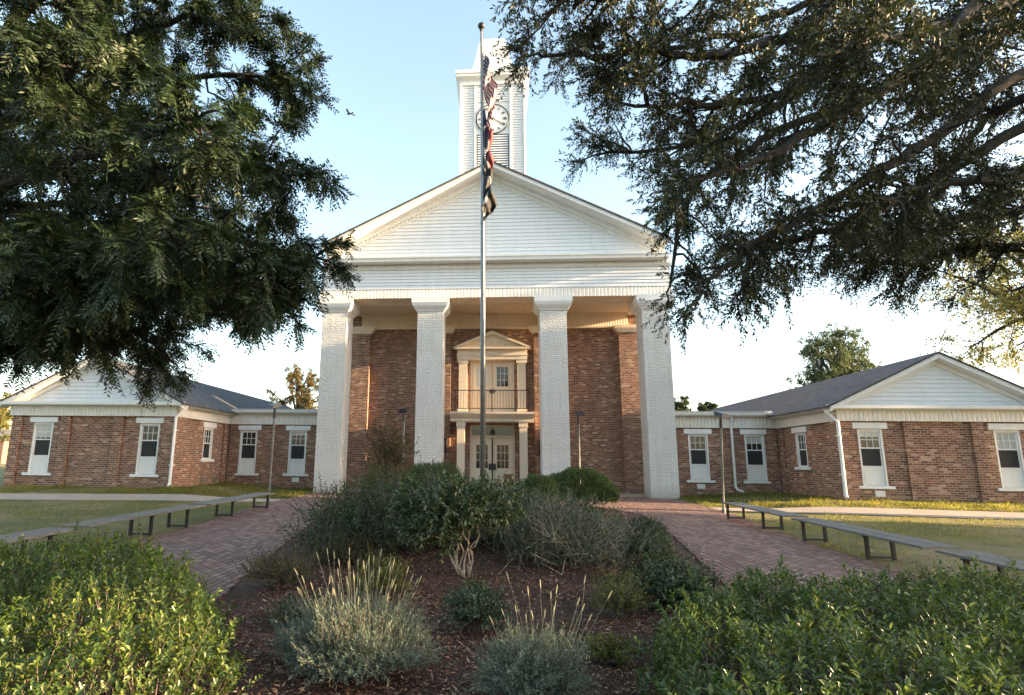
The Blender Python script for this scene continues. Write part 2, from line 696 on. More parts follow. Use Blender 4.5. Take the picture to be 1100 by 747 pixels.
# brick edging round the bed
eb = MB()
pts = BED + [BED[0]]
acc = []
for (a, b) in zip(pts[:-1], pts[1:]):
    L = math.hypot(b[0] - a[0], b[1] - a[1])
    n = max(1, int(L / .22))
    for k in range(n):
        t = (k + .5) / n
        x, y = a[0] + (b[0] - a[0]) * t, a[1] + (b[1] - a[1]) * t
        ang = math.atan2(b[1] - a[1], b[0] - a[0])
        c, s = math.cos(ang), math.sin(ang)
        hl, hw = L / n * .47, .05
        z0, z1 = gz(x, y) - .05, gz(x, y) + .055 + random.uniform(-.006, .006)
        q = [(x + c * u - s * v, y + s * u + c * v) for u, v in ((-hl, -hw), (hl, -hw), (hl, hw), (-hl, hw))]
        eb.add([(p[0], p[1], z0) for p in q] + [(p[0], p[1], z1) for p in q], [(0, 3, 2, 1), (4, 5, 6, 7), (0, 1, 5, 4), (1, 2, 6, 5), (2, 3, 7, 6), (3, 0, 4, 7)])
tag(eb.build('brick_edging', PAVER), 'low brick edging round the mulch bed', kind='structure')


# --------------------------------------------------------------- courthouse
def lap(mb, x_at, z0, z1, y, step=.18, proud=.035, y_dir=-1):
    """horizontal lap siding; x_at(z) -> (x0, x1); boards lean out at their lower edge"""
    z = z0
    while z < z1 - 1e-4:
        zt = min(z + step, z1)
        a0, a1 = x_at(z)
        b0, b1 = x_at(zt)
        if a1 - a0 > .02:
            yo = y + y_dir * proud
            b0, b1 = min(b0, b1), max(b0, b1)
            mb.add([(a0, yo, z), (a1, yo, z), (b1, y + y_dir * .004, zt), (b0, y + y_dir * .004, zt), (a0, y, z), (a1, y, z)],
                   [(0, 1, 2, 3), (4, 5, 1, 0), (0, 3, 4), (1, 5, 2)])
        z = zt


def wall_with_openings(mb, x0, x1, y0, y1, z0, z1, ops):
    xs = sorted({x0, x1, *[o[0] for o in ops], *[o[1] for o in ops]})
    for a, b in zip(xs[:-1], xs[1:]):
        cuts = sorted([(o[2], o[3]) for o in ops if o[0] <= a + 1e-6 and o[1] >= b - 1e-6])
        z = z0
        for c0, c1 in cuts:
            if c0 > z:
                mb.box(a, b, y0, y1, z, c0)
            z = c1
        if z < z1:
            mb.box(a, b, y0, y1, z, z1)


WY = 3.18
ch = thing('courthouse', (0, WY, .58), 'tall brick hall with four white columns, white pediment and a clock tower', 'building')
w = MB()
wall_with_openings(w, -7.3, 7.3, WY, WY + .3, .3, 10.2, [(-1.02, 1.02, .62, 3.56), (-1.02, 1.02, 4.1, 6.56)])
for s_ in (-1, 1):
    w.box(s_ * 7.3, s_ * 6.95, WY + .302, 26, .3, 10.2)
w.box(-6.94, 6.94, 25.7, 26, .3, 10.2)
w.box(-1.4, 1.4, WY + .6, WY + .7, .3, 7)
w.build('wall', BRICK, ch)
for s_ in (-1, 1):
    for (a, b) in ((5.78, 6.62), (1.92, 3.1)):
        p = MB().box(s_ * a, s_ * b, WY - .3, WY - .002, .55, 7.86).build('pilaster', BRICK, ch)
        cx, hw = s_ * (a + b) / 2, (b - a) / 2
        MB().square([(hw + .02, 7.80), (hw + .05, 7.82), (hw + .12, 7.9), (hw + .2, 8.0), (hw + .2, 8.14)], (cx, WY - .12, 0), 1, .3 / hw if hw > .5 else .5).build('capital', CREAM, p)
# portico floor
f = MB()
f.box(-7.35, 7.35, -.02 + .6, WY + .0, .4, .62)
f.build('porch_floor', CONC, ch)
# columns
for cx, hw in ((-6.71, .54), (-2.57, .553), (2.57, .553), (6.71, .54)):
    c = MB().box(cx - hw, cx + hw, 0, 1.08, .4, 8.2)
    c = c.build('column', WBRICK, ch, bevel=.012)
    k = .78 - .55
    MB().square([(hw + .015, 8.12), (hw + .03, 8.14), (hw + .06, 8.2), (hw + .13, 8.27), (hw + .19, 8.36), (hw + .215, 8.45), (hw + .215, 8.46), (hw + k, 8.462), (hw + k, 8.719)], (cx, .54, 0)).build('capital', WHITE, c)
# entablature: beam, beadboard band, lap siding
e = MB()
e.box(-7.37, 7.37, .002, 1.05, 8.72, 10.1)
for s_ in (-1, 1):
    e.box(s_ * 6.25, s_ * 7.37, 1.052, WY - .002, 8.72, 10.1)
e.build('portico_beam', CREAM, ch)
e = MB()
e.box(-7.37, 7.37, -.025, 0, 8.722, 9.11)
for s_ in (-1, 1):
    e.box(s_ * 7.372, s_ * 7.397, -.025, WY, 8.722, 9.11)
e.build('frieze_board', BEAD, ch)
MB().box(-7.42, 7.42, -.05, -.001, 9.112, 9.14).build('frieze_moulding', WHITE, ch)
e = MB()
lap(e, lambda z: (-7.37, 7.37), 9.142, 9.98, 0, .14)
e.build('frieze_siding', SIDING, ch)
e = MB().box(-6.245, 6.245, 1.05, WY, 8.80, 8.85).build('porch_ceiling', CEIL, ch)
e = MB().box(-6.24, 6.24, WY - .12, WY - .003, 8.14, 8.798)
e.build('porch_frieze', CEIL, ch)
e = MB().box(-6.24, 6.24, WY - .2, WY - .005, 8.06, 8.135)
e.box(-6.24, 6.24, 1.052, 1.13, 8.70, 8.795)
e.build('porch_moulding', CREAM, ch)
# cornice
e = MB()
e.prism([(-.001, 9.96), (-.07, 9.98), (-.12, 10.06), (-.12, 10.10), (-.001, 10.10)], 'x', -7.42, 7.42)
e.prism([(-.001, 10.19), (-.46, 10.19), (-.50, 10.21), (-.52, 10.30), (-.56, 10.36), (-.56, 10.385), (-.001, 10.44)], 'x', -7.25, 7.25)
x = -7.4
e.build('cornice', WHITE, ch)
dm = MB()
dm.box(-7.44, 7.44, -.10, -.003, 10.101, 10.189)
while x < 7.4:
    dm.box(x, x + .085, -.15, -.102, 10.102, 10.188)
    x += .17
dm.build('dentil_course', WHITE, ch)
# pediment
APEX = 14.6


def zr(x):
    return APEX - .5 * abs(x)


e = MB()
lap(e, lambda z: (-(13.95 - z) / .5, (13.95 - z) / .5), 10.445, 13.9, .06, .165)
e.build('pediment_siding', SIDING, ch)
e = MB()
for s_ in (-1, 1):
    X0, X1 = 0, s_ * 7.2
    # soffit and fascia of the rake
    e.prism([(X0, zr(X0) - .19), (X1, zr(X1) - .19), (X1, zr(X1) - .24), (X0, zr(X0) - .24)], 'y', -.70, .06)
    e.prism([(X0, zr(X0) - .07), (X1, zr(X1) - .07), (X1, zr(X1) - .245), (X0, zr(X0) - .245)], 'y', -.74, -.702)
    # frieze board below the soffit
    X2 = s_ * 6.9
    e.prism([(X0, zr(X0) - .242), (X2, zr(X2) - .242), (X2, zr(X2) - .47), (X0, zr(X0) - .47)], 'y', -.06, .059)
    e.prism([(X0, zr(X0) - .242), (X1, zr(X1) - .242), (X1, zr(X1) - .30), (X0, zr(X0) - .30)], 'y', -.13, -.062)
e.build('rake_board', WHITE, ch)
e = MB()
for s_ in (-1, 1):
    X2 = s_ * 6.7
    e.prism([(0, 14.6 - .472), (X2, zr(X2) - .472), (X2, zr(X2) - .65), (0, 14.6 - .65)], 'y', .0, .058)
    k = .1
    while k < 6.6:
        a, b = s_ * k, s_ * (k + .085)
        e.prism([(a, zr(a) - .473), (b, zr(b) - .473), (b, zr(b) - .6), (a, zr(a) - .58)], 'y', -.035, -.002)
        k += .17
e.build('rake_dentils', WHITE, ch)
e = MB()
for s_ in (-1, 1):
    X1 = s_ * 7.28
    e.prism([(0, APEX), (X1, zr(X1)), (X1, zr(X1) - .068), (0, APEX - .068)], 'y', -.80, 26.3)
e.build('roof', SHING, ch)
for s_ in (-1, 1):
    MB().box(s_ * 6.95, s_ * 7.24, .07, 26, 10.21, 10.86).build('eave', WHITE, ch)

# upper door surround
g = MB()
g.box(-1.62, 1.62, WY - .32, WY - .001, 6.562, 7.04)
g.box(-1.66, 1.66, WY - .36, WY - .001, 6.75, 6.78)
g.prism([(-1.74, 7.05), (1.74, 7.05), (1.74, 7.12), (0, 7.86), (-1.74, 7.12)], 'y', WY - .34, WY - .001)
for s_ in (-1, 1):
    g.prism([(0, 7.87), (s_ * 1.78, 7.11), (s_ * 1.78, 7.03), (0, 7.72)], 'y', WY - .58, WY - .342)
g.box(-1.78, 1.78, WY - .58, WY - .342, 7.02, 7.10)
g.build('door_hood', CREAM, ch)
for s_ in (-1, 1):
    p = MB().box(s_ * 1.16, s_ * 1.54, WY - .24, WY - .002, 4.07, 6.40)
    p.box(s_ * 1.12, s_ * 1.58, WY - .28, WY - .002, 4.07, 4.3)
    p.box(s_ * 1.11, s_ * 1.60, WY - .29, WY - .002, 6.40, 6.56)
    p.build('door_pilaster', CREAM, ch)
    MB().box(s_ * 1.2, s_ * 1.54, 2.05, 2.39, .62, 3.6).box(s_ * 1.17, s_ * 1.57, 2.02, 2.42, 3.4, 3.635).box(s_ * 1.17, s_ * 1.57, 2.02, 2.42, .62, .8).build('balcony_post', CREAM, ch)
# balcony
bal = MB()
bal.prism([(1.98, 3.64), (1.98, 3.78), (1.9, 3.80), (1.78, 3.9), (1.72, 3.96), (1.72, 4.05), (WY - .002, 4.05), (WY - .002, 3.64)], 'x', -1.84, 1.84)
bal.build('balcony', CREAM, ch)
rl = MB()
for z in (4.2, 5.0):
    rl.box(-1.62, 1.62, 1.86, 1.89, z - .018, z + .018)
    for s_ in (-1, 1):
        rl.box(s_ * 1.605, s_ * 1.635, 1.86, WY - .25, z - .015, z + .015)
for xx in (-1.62, 0, 1.62):
    rl.box(xx - .02, xx + .02, 1.855, 1.895, 4.05, 5.02)
xx = -1.5
while xx < 1.55:
    rl.box(xx - .006, xx + .006, 1.869, 1.881, 4.2, 5.0)
    xx += .125
rl.build('balcony_railing', BLACK, ch)


def door_pair(z0, z1, y, wz0, wz1, mat, sky_left, planks):
    """two leaves, each with a nine-light window"""
    fr = MB()
    fr.box(-1.018, -.94, y - .06, y + .1, z0, z1 + .06).box(.94, 1.018, y - .06, y + .1, z0, z1 + .06).box(-.94, .94, y - .06, y + .1, z1, z1 + .06)
    fr.build('door_frame', mat, ch)
    for s_ in (-1, 1):
        a, b = s_ * .012, s_ * .935
        a, b = min(a, b), max(a, b)
        wa, wb = a + .2, b - .2
        d = MB()
        wall_with_openings(d, a, b, y, y + .05, z0 + .01, z1 - .01, [(wa, wb, wz0, wz1)])
        for k in (1, 2):
            xx = wa + (wb - wa) * k / 3
            d.box(xx - .011, xx + .011, y + .004, y + .03, wz0, wz1)
            zz = wz0 + (wz1 - wz0) * k / 3
            d.box(wa, wb, y + .006, y + .028, zz - .011, zz + .011)
        for z in (wz0 - .03, wz1):
            d.box(wa - .03, wb + .03, y - .014, y - .001, z, z + .03)
        d.box(wa - .03, wa, y - .014, y - .001, wz0, wz1).box(wb, wb + .03, y - .014, y - .001, wz0, wz1)
        if planks:
            xx = a + .06
            while xx < b - .05:
                d.box(xx, xx + .075, y - .012, y - .001, z0 + .1, wz0 - .18)
                xx += .095
        else:
            d.box(a + .15, b - .15, y - .014, y - .001, z0 + .18, wz0 - .2)
        o = d.build('door', mat, ch)
        MB().box(wa, wb, y + .031, y + .04, wz0, wz1).build('pane', BLIND_SKY if (sky_left and s_ < 0) else GLASS, o)  # white left pane has the sky's reflection put into its colour
        hx = s_ * .07
        MB().tube([(hx, y - .03, z0 + 1.0), (hx, y - .06, z0 + 1.0), (hx + s_ * .1, y - .06, z0 + 1.0)], .014, 6).box(hx - .03, hx + .03, y - .02, y - .001, z0 + .9, z0 + 1.1).build('handle', BLACK, o)


door_pair(4.12, 6.50, WY + .12, 5.35, 6.27, CREAM, True, True)
door_pair(.63, 2.96, WY + .12, 1.62, 2.66, CREAM, False, False)
MB().box(-.03, .03, WY + .06, WY + .118, .63, 2.96).box(-.16, .16, WY + .02, WY + .117, 1.55, 1.82).build('panic_bar_post', BLACK, ch)
t = MB()
t.box(-1.018, -.94, WY + .06, WY + .2, 3.03, 3.55).box(.94, 1.018, WY + .06, WY + .2, 3.03, 3.55).box(-.94, .94, WY + .06, WY + .2, 3.48, 3.55).box(-.94, .94, WY + .06, WY + .2, 3.03, 3.08)
t = t.build('transom', CREAM, ch)
MB().box(-.94, .94, WY + .12, WY + .13, 3.081, 3.479).build('pane', GLASS, t)
for s_ in (-1, 1):
    l = MB()
    l.box(s_ * 2.06, s_ * 2.26, WY - .42, WY - .302, 2.25, 2.85)
    l.prism([(s_ * 2.03, 2.852), (s_ * 2.29, 2.852), (s_ * 2.16, 2.98)], 'y', WY - .43, WY - .303)
    l.build('wall_lantern', BLACK, ch)

# clock tower
TY, TX = 8.11, 1.93
tw = MB()
tw.box(-TX, TX, TY + .01, TY + 3.86, 10.3, 24.62)
tw = tw.build('clock_tower', SIDING, ch)
e = MB()
for (a, b) in ((-TX, -1.1), (1.1, TX)):
    lap(e, lambda z: (a, b), 12.5, 24.4, TY + .008, .17, .05)
lap(e, lambda z: (-1.02, 1.02), 23.25, 24.4, TY + .008, .17, .05)
e.build('tower_siding', SIDING, tw)
e = MB()
for s_ in (-1, 1):
    e.box(s_ * 1.02, s_ * 1.1, TY - .07, TY + .005, 12.5, 24.4)
    e.box(s_ * 1.84, s_ * 1.98, TY - .09, TY + .005, 12.5, 24.4)
e.box(-1.98, 1.98, TY - .1, TY + .005, 24.4, 24.62)
e.build('tower_trim', WHITE, tw)
e = MB()
e.square([(TX + .05, 24.62), (TX + .1, 24.7), (TX + .2, 24.82), (TX + .27, 24.9), (TX + .27, 25.05), (TX + .31, 25.08), (TX + .31, 25.3), (TX + .2, 25.34)], (0, TY + 1.93, 0))
e.build('tower_cornice', WHITE, tw)
e = MB()
e.square([(2.2, 25.342), (1.62, 25.5), (1.36, 25.8), (1.2, 26.3), (1.06, 27.0), (.9, 27.9), (.75, 28.5), (.62, 28.62)], (0, TY + 1.93, 0))
e.build('tower_roof', WHITE, tw)
e = MB()
z = 18.0
while z < 21.0:
    e.prism([(TY - .05, z), (TY - .035, z - .01), (TY + .004, z + .09), (TY - .008, z + .10)], 'x', -.9, .9)
    z += .155
e.build('louvre_slats', SIDING, tw)
MB().box(-.95, .95, TY - .004, TY + .008, 17.6, 21.12).build('louvre_back', BLACK, tw)
# clock
CZ, CY = 22.1, TY - .05
ck = MB()
n = 48
ck.tube([(0, CY + .055, CZ), (0, CY, CZ)], .93, n)
ck = ck.build('clock', m_plain('clock_face_white', (.8, .8, .77), .4, 0, .05), ch)
e = MB()
ring = []
for k in range(n + 1):
    a = 2 * math.pi * k / n
    ring.append((math.cos(a) * .965, CY - .01, CZ + math.sin(a) * .965))
e.tube(ring, .032, 6)
e.build('clock_rim', BLACK, ck)
e = MB()
NUM = {1: 'I', 2: 'II', 3: 'III', 4: 'IV', 5: 'V', 6: 'VI', 7: 'VII', 8: 'VIII', 9: 'IX', 10: 'X', 11: 'XI', 12: 'XII'}


def stroke(mb, p, q, wd, yy):
    (x0, z0), (x1, z1) = p, q
    dx, dz = x1 - x0, z1 - z0
    l = math.hypot(dx, dz)
    nx, nz = -dz / l * wd / 2, dx / l * wd / 2
    mb.prism([(x0 + nx, z0 + nz), (x1 + nx, z1 + nz), (x1 - nx, z1 - nz), (x0 - nx, z0 - nz)], 'y', yy, yy + .012)


layer = 0
for h, s in NUM.items():
    ang = math.pi / 2 - h * math.pi / 6
    rad, tan = (math.cos(ang), math.sin(ang)), (math.sin(ang), -math.cos(ang))
    wd = {'I': .06, 'V': .12, 'X': .12}
    tot = sum(wd[c] for c in s)
    u = -tot / 2
    e = MB()
    for c in s:
        def P(a, b):
            return (rad[0] * (.74 + b) + tan[0] * a, CZ + rad[1] * (.74 + b) + tan[1] * a)
        um = u + wd[c] / 2
        layer += 1
        yy = CY - .016 - (layer % 3) * .001
        if c == 'I':
            stroke(e, P(um, -.1), P(um, .1), .034, yy)
        elif c == 'V':
            stroke(e, P(um - .045, .1), P(um, -.1), .034, yy)
            stroke(e, P(um + .045, .1), P(um, -.1), .02, yy - .003)
        else:
            stroke(e, P(um - .045, .1), P(um + .045, -.1), .034, yy)
            stroke(e, P(um + .045, .1), P(um - .045, -.1), .02, yy - .003)
        u += wd[c]
    e.build('clock_numeral', BLACK, ck)
e = MB()


def hand(h, l, w0, yy):
    ang = math.pi / 2 - h * math.pi / 6
    r_, t_ = (math.cos(ang), math.sin(ang)), (math.sin(ang), -math.cos(ang))
    P = [(-.1, w0 * .5), (l * .7, w0), (l, 0), (l * .7, -w0), (-.1, -w0 * .5)]
    e = MB()
    e.prism([(r_[0] * a + t_[0] * b, CZ + r_[1] * a + t_[1] * b) for a, b in P], 'y', yy, yy + .01)
    e.build('clock_hand', BLACK, ck)


hand(7.4, .5, .06, CY - .03)
hand(4.1, .74, .03, CY - .045)


# ------------------------------------------------------------------- wings
def make_window(parent, full=True):
    """local frame: origin at the middle of the opening's bottom edge, wall face at y=0, outside is -y"""
    H = 1.9 if full else 1.31
    zb = .64 if full else .04
    zm = zb + (H - zb) * .49
    fr = MB()
    fr.box(-.40, -.345, .0, .12, 0, H).box(.345, .40, .0, .12, 0, H).box(-.345, .345, .002, .12, H - .05, H)
    if full:
        fr.box(-.345, .345, .06, .12, 0, .60)
        fr.box(-.345, .345, .03, .12, .60, .64)
        for z in (.06, .50):
            fr.box(-.3, .3, .045, .059, z, z + .04)
        for s_ in (-1, 1):
            fr.box(s_ * .3, s_ * .26, .046, .058, .101, .499)
    else:
        fr.box(-.345, .345, .03, .12, 0, .04)
    for (z0, z1, y) in ((zm - .02, H - .05, .05), (zb, zm + .02, .075)):
        fr.box(-.344, -.30, y, y + .03, z0, z1).box(.30, .344, y, y + .03, z0, z1)
        fr.box(-.30, .30, y, y + .03, z0, z0 + .045).box(-.30, .30, y, y + .03, z1 - .045, z1)
        for k in (-.1, .1):
            fr.box(k - .009, k + .009, y + .005, y + .025, z0 + .045, z1 - .045)
        zz = (z0 + z1) / 2
        fr.box(-.30, .30, y + .006, y + .024, zz - .009, zz + .009)
    fr = fr.build('window', WHITE, parent, local=True)
    MB().box(-.30, .30, .0755, .079, zm - .0, H - .06).build('pane', GLASS, fr, local=True)
    MB().box(-.30, .30, .068, .0725, zb + .02, zm - .021).build('insect_screen', SCREEN, fr, local=True)
    MB().box(-.58, .58, -.07, .05, -.105, -.002).build('sill', WHITE, fr, local=True, bevel=.01)
    MB().box(-.57, .57, -.05, .04, H + .012, H + .225).build('lintel', WHITE, fr, local=True, bevel=.008)
    return fr


proto = {}


blind_turn = [0]


def place_window(parent, x, y, z, rz, full):
    key = full
    if key not in proto:
        w_ = make_window(parent, full)
        proto[key] = w_
    else:
        w_ = copy_tree(proto[key], parent)
    w_.location = (x - parent.location.x, y - parent.location.y, z - parent.location.z)
    w_.rotation_euler = (0, 0, rz)
    k = blind_turn[0] = blind_turn[0] + 1
    drop = {2: .5, 3: .14, 6: .2, 7: .55, 9: .3}.get(k, 0)
    if drop and full:
        bl_ = MB()
        zt = 1.84
        z_ = zt - drop
        while z_ < zt:
            bl_.box(-.298, .298, .0715, .0745, z_, z_ + .02)
            z_ += .026
        bl_.build('blind', BLIND_SKY, w_, local=True)
    return w_


WF, WC, IX, OX = -2.49, 2.03, 12.03, 18.6
RIDGE_X = (IX + OX) / 2


def wing(s, label):
    rt_ = thing('brick_wing', (s * RIDGE_X, WF, .7), label, 'building')

    def X(a):
        return s * a
    ops = []
    fronts = [12.98, 17.33]
    conns = [8.71, 11.01]
    w_ = MB()

    def wop(x0, x1, y0, y1, z0, z1, ops):
        if s < 0:
            x0, x1 = -x1, -x0
            ops = [(-b, -a, c, d) for a, b, c, d in ops]
        wall_with_openings(w_, x0, x1, y0, y1, z0, z1, ops)
    wop(IX, OX, WF, WF + .25, .2, 3.95, [(c - .4, c + .4, 1.26, 3.16) for c in fronts])
    wop(7.32, IX - .002, WC, WC + .25, .2, 3.95, [(c - .4, c + .4, 1.26, 3.16) for c in conns])
    # inner side wall with one opening
    for (y0, y1, z0, z1) in ((WF + .252, -.12, .2, 3.95), (.7, WC + 2, .2, 3.95), (-.12, .7, .2, 1.85), (-.12, .7, 3.16, 3.95)):
        w_.box(X(IX), X(IX + .25), y0, y1, z0, z1)
    w_.box(X(OX - .25), X(OX), WF + .252, 18.6, .2, 3.95)
    w_.box(X(7.4), X(OX - .3), 3.2, 3.3, .3, 3.9)
    w_.box(X(IX + .6), X(IX + .7), WF + .4, 3.1, .3, 3.9)
    w_.box(X(IX + .8), X(OX - .4), WF + .7, WF + .8, .3, 3.9)
    w_.build('wall', BRICK, rt_)
    pl = [(14.05, 14.42), (16.2, 16.56), (18.22, 18.6), (12.03, 12.4)]
    for a, b in pl:
        MB().box(X(a), X(b), WF - .09, WF - .001, .4, 3.425).build('pilaster', BRICK, rt_)
    MB().box(X(11.86), X(12.028), WF - .09, WF + .35, .4, 3.425).build('pilaster', BRICK, rt_)
    MB().box(X(11.94), X(12.028), WC - .45, WC - .002, .4, 3.425).box(X(11.5), X(11.86), WC - .07, WC - .002, .4, 3.425).build('pilaster', BRICK, rt_)
    for c in fronts:
        place_window(rt_, X(c), WF, 1.26, 0, True)
    for c in conns:
        place_window(rt_, X(c), WC, 1.26, 0, True)
    place_window(rt_, X(IX), .29, 1.85, R(90) if s < 0 else R(-90), False)
    # frieze boards
    f_ = MB()
    f_.box(X(IX - .12), X(OX + .1), WF - .14, WF - .001, 3.43, 3.81)
    f_.box(X(IX - .12), X(IX - .001), WF + .0, WC - .1, 3.43, 3.81)
    f_.box(X(7.32), X(IX - .001), WC - .1, WC - .002, 3.43, 3.90)
    f_.build('frieze_board', BEAD, rt_)
    # cornice and gutters
    c_ = MB()
    c_.prism([(WF - .1, 3.812), (WF - .34, 3.812), (WF - .38, 3.85), (WF - .38, 3.95), (WF - .1, 3.99)], 'x', X(IX - .42), X(OX + .42))
    c_.build('cornice', WHITE, rt_)
    g_ = MB()
    g_.prism([(X(IX - .42), 3.84), (X(IX - .36), 3.815), (X(IX - .05), 3.815), (X(IX - .05), 3.95), (X(IX - .44), 3.95)], 'y', WF - .32, WC - .25)
    g_.prism([(WC - .36, 3.97), (WC - .30, 3.905), (WC - .05, 3.905), (WC - .05, 4.08), (WC - .38, 4.08)], 'x', X(7.35), X(IX - .3))
    g_.build('gutter', WHITE, rt_)
    # gable
    AP = 5.8

    def wz(x):
        return AP - .495 * abs(x)
    e_ = MB()
    lap(e_, lambda z: (X(RIDGE_X) - (AP - .22 - z) / .495, X(RIDGE_X) + (AP - .22 - z) / .495), 3.99, AP - .26, WF, .15, .03)
    e_.build('gable_siding', SIDING, rt_)
    e_ = MB()
    for q in (-1, 1):
        a, b = X(RIDGE_X), X(RIDGE_X) + q * 3.72
        e_.prism([(a, AP - .06), (b, wz(3.72) - .06), (b, wz(3.72) - .22), (a, AP - .22)], 'y', WF - .36, WF - .32)
        e_.prism([(a, AP - .18), (b, wz(3.72) - .18), (b, wz(3.72) - .23), (a, AP - .23)], 'y', WF - .318, WF + .05)
        e_.prism([(a, AP - .232), (X(RIDGE_X) + q * 3.3, wz(3.3) - .232), (X(RIDGE_X) + q * 3.3, wz(3.3) - .4), (a, AP - .4)], 'y', WF - .07, WF - .002)
    e_.build('rake_board', WHITE, rt_)
    e_ = MB()
    for q in (-1, 1):
        a, b = X(RIDGE_X), X(RIDGE_X) + q * 3.8
        e_.prism([(a, AP), (b, wz(3.8)), (b, wz(3.8) - .058), (a, AP - .058)], 'y', WF - .40, 18.6)
    e_.build('roof', SHING, rt_)
    e_ = MB()
    e_.prism([(WC - .4, 4.085), (WC - .4, 4.11), (14, 4.24), (14, 4.18)], 'x', X(7.4), X(11.6))
    e_.build('connector_roof', METALROOF, rt_)
    # downspouts
    d_ = MB()
    px, py = X(IX - .16), WF - .2
    d_.tube([(X(IX - .4), WF + .05, 3.86), (X(IX - .38), WF - .02, 3.72), (px, py, 3.38), (px, py, .95), (px - s * .02, py - .12, .86)], .055, 8)
    for z in (1.6, 2.9):
        d_.box(px - .07, px + .07, py - .06, py + .14, z, z + .03)
    d_.build('downspout', WHITE, rt_, smooth=False)
    if s > 0:
        d_ = MB()
        d_.tube([(10.08, WC - .25, 3.95), (10.08, WC - .2, 3.8), (10.08, WC - .08, 3.5), (10.08, WC - .08, 1.0), (10.1, WC - .25, .88), (10.2, WC - .5, .84)], .055, 8)
        d_.build('downspout', WHITE, rt_)
        MB().box(11.35, 11.6, WC - .55, WC - .38, 3.98, 4.12).tube([(11.48, WC - .55, 4.05), (11.48, WC - .68, 3.98)], .07, 8).build('floodlight', WHITE, rt_)
    # foundation vents
    for (vx, vy) in ((8.71, WC), (13.07, WF)):
        if s < 0 and vy == WF:
            continue
        v_ = MB().box(X(vx) - .16, X(vx) + .16, vy - .03, vy - .001, .9, 1.1)
        for k in range(4):
            v_.box(X(vx) - .14, X(vx) + .14, vy - .045, vy - .031, .925 + k * .045, .945 + k * .045)
        v_.build('vent', WHITE, rt_)
    if s < 0:
        for vy in (.1, 1.2):
            MB().box(X(IX - .03), X(IX - .001), vy - .16, vy + .16, .9, 1.1).build('vent', GALV, rt_)
    return rt_


wing(-1, 'low brick wing with white gable, its gable half hidden under hanging pecan leaves')
wing(1, 'low brick wing with white gable, with the extra downspout between its connector windows')

# ------------------------------------------------------------ street things
# benches
bench_spots = [(6.56, -6.95, -10.55, (-7.3, -9.45), 'backless plank bench beside the lamp post, at the right lawn edge'),
               (6.54, -11.0, -14.8, (-11.35, -13.4), 'middle backless plank bench of the three along the right lawn edge'),
               (6.5, -15.15, -18.9, (-15.6, -17.8), 'backless plank bench cut off by the frame behind the right hedge'),
               (-6.6, -6.6, -10.55, (-7.0, -9.3), 'backless plank bench beside the lamp post, at the left lawn edge'),
               (-6.56, -10.85, -14.75, (-11.55, -12.9), 'middle backless plank bench of the three along the left lawn edge'),
               (-6.5, -15.1, -18.9, (-15.6, -17.6), 'backless plank bench cut off by the frame behind the left hedge')]
for (bx, ya, yb, legs, lab) in bench_spots:
    ym = (ya + yb) / 2
    za, zb = gz(bx, ya), gz(bx, yb)
    zm = (za + zb) / 2
    r_ = thing('bench', (bx, ym, zm), lab, 'bench', 'backless benches along the lawn edges')
    sl = (za - zb) / (ya - yb)
    r_.rotation_euler = (math.atan(sl), random.uniform(-.02, .02), random.uniform(-.006, .006))
    L_ = (ya - yb) / 2
    MB().box(-.26, -.005, -L_, L_, .385, .418).box(.005, .26, -L_, L_, .387, .42).build('seat', BENCHWOOD, r_, local=True, bevel=.006)
    for ly in legs:
        y_ = ly - ym
        lg = MB()
        for s_ in (-1, 1):
            lg.box(s_ * .2 - .025, s_ * .2 + .025, y_ - .025, y_ + .025, 0.0, .36)
        lg.box(-.174, .174, y_ - .02, y_ + .02, .025, .06)
        lg.box(-.25, .25, y_ - .03, y_ + .03, .361, .384)
        lg.build('leg', DARK, r_, local=True)
        bt = MB()
        for bx_ in (-.2, -.07, .07, .2):
            bt.tube([(bx_, y_, .415), (bx_, y_, .4265)], .012, 8)
        bt.build('bolts', GALV, r_, local=True)

# lamp posts
lamp_spots = [(-6.75, -6.0, 2.98, (.0, .0), -.5, 'slim lamp post with box head at the far end of the left benches'),
              (6.80, -5.75, 2.80, (.02, .035), .5, 'slim leaning lamp post with box head at the far end of the right benches'),
              (-3.05, -3.3, 3.05, (0, 0), -.2, 'slim pale lamp post in front of the brick bay left of the doors'),
              (3.02, -3.3, 3.0, (0, .01), .2, 'slim pale lamp post in front of the brick bay right of the doors')]
for i, (lx, ly, lh, tilt, turn, lab) in enumerate(lamp_spots):
    r_ = thing('lamp_post', (lx, ly, gz(lx, ly)), lab, 'lamp post', 'slim lamp posts round the plaza')
    r_.rotation_euler = (tilt[0], tilt[1], 0)
    MB().tube([(0, 0, 0), (0, 0, .12)], .055, 10).tube([(0, 0, .12), (0, 0, lh - .32)], .034, 10).build('pole', GALV, r_, local=True)
    MB().tube([(0, 0, lh - .32), (0, 0, lh - .02)], [.05, .04], 10).build('collar', DARK, r_, local=True)
    hd = MB()
    c, s = math.cos(turn), math.sin(turn)
    q = [(-.15, -.2), (.15, -.2), (.15, .12), (-.15, .12)]
    lo_ = [(x * c - y * s, x * s + y * c) for x, y in q]
    hi_ = [(.88 * (x * c - y * s), .88 * (x * s + y * c)) for x, y in q]
    zz = [lh - .04, lh - .04, lh + .04, lh + .04]
    hd.add([(p[0], p[1], zz[k]) for k, p in enumerate(lo_)] + [(p[0], p[1], zz[k] + .13) for k, p in enumerate(hi_)],
           [(0, 3, 2, 1), (4, 5, 6, 7), (0, 1, 5, 4), (1, 2, 6, 5), (2, 3, 7, 6), (3, 0, 4, 7)])
    hd.build('lamp_head', BLACK, r_, local=True)

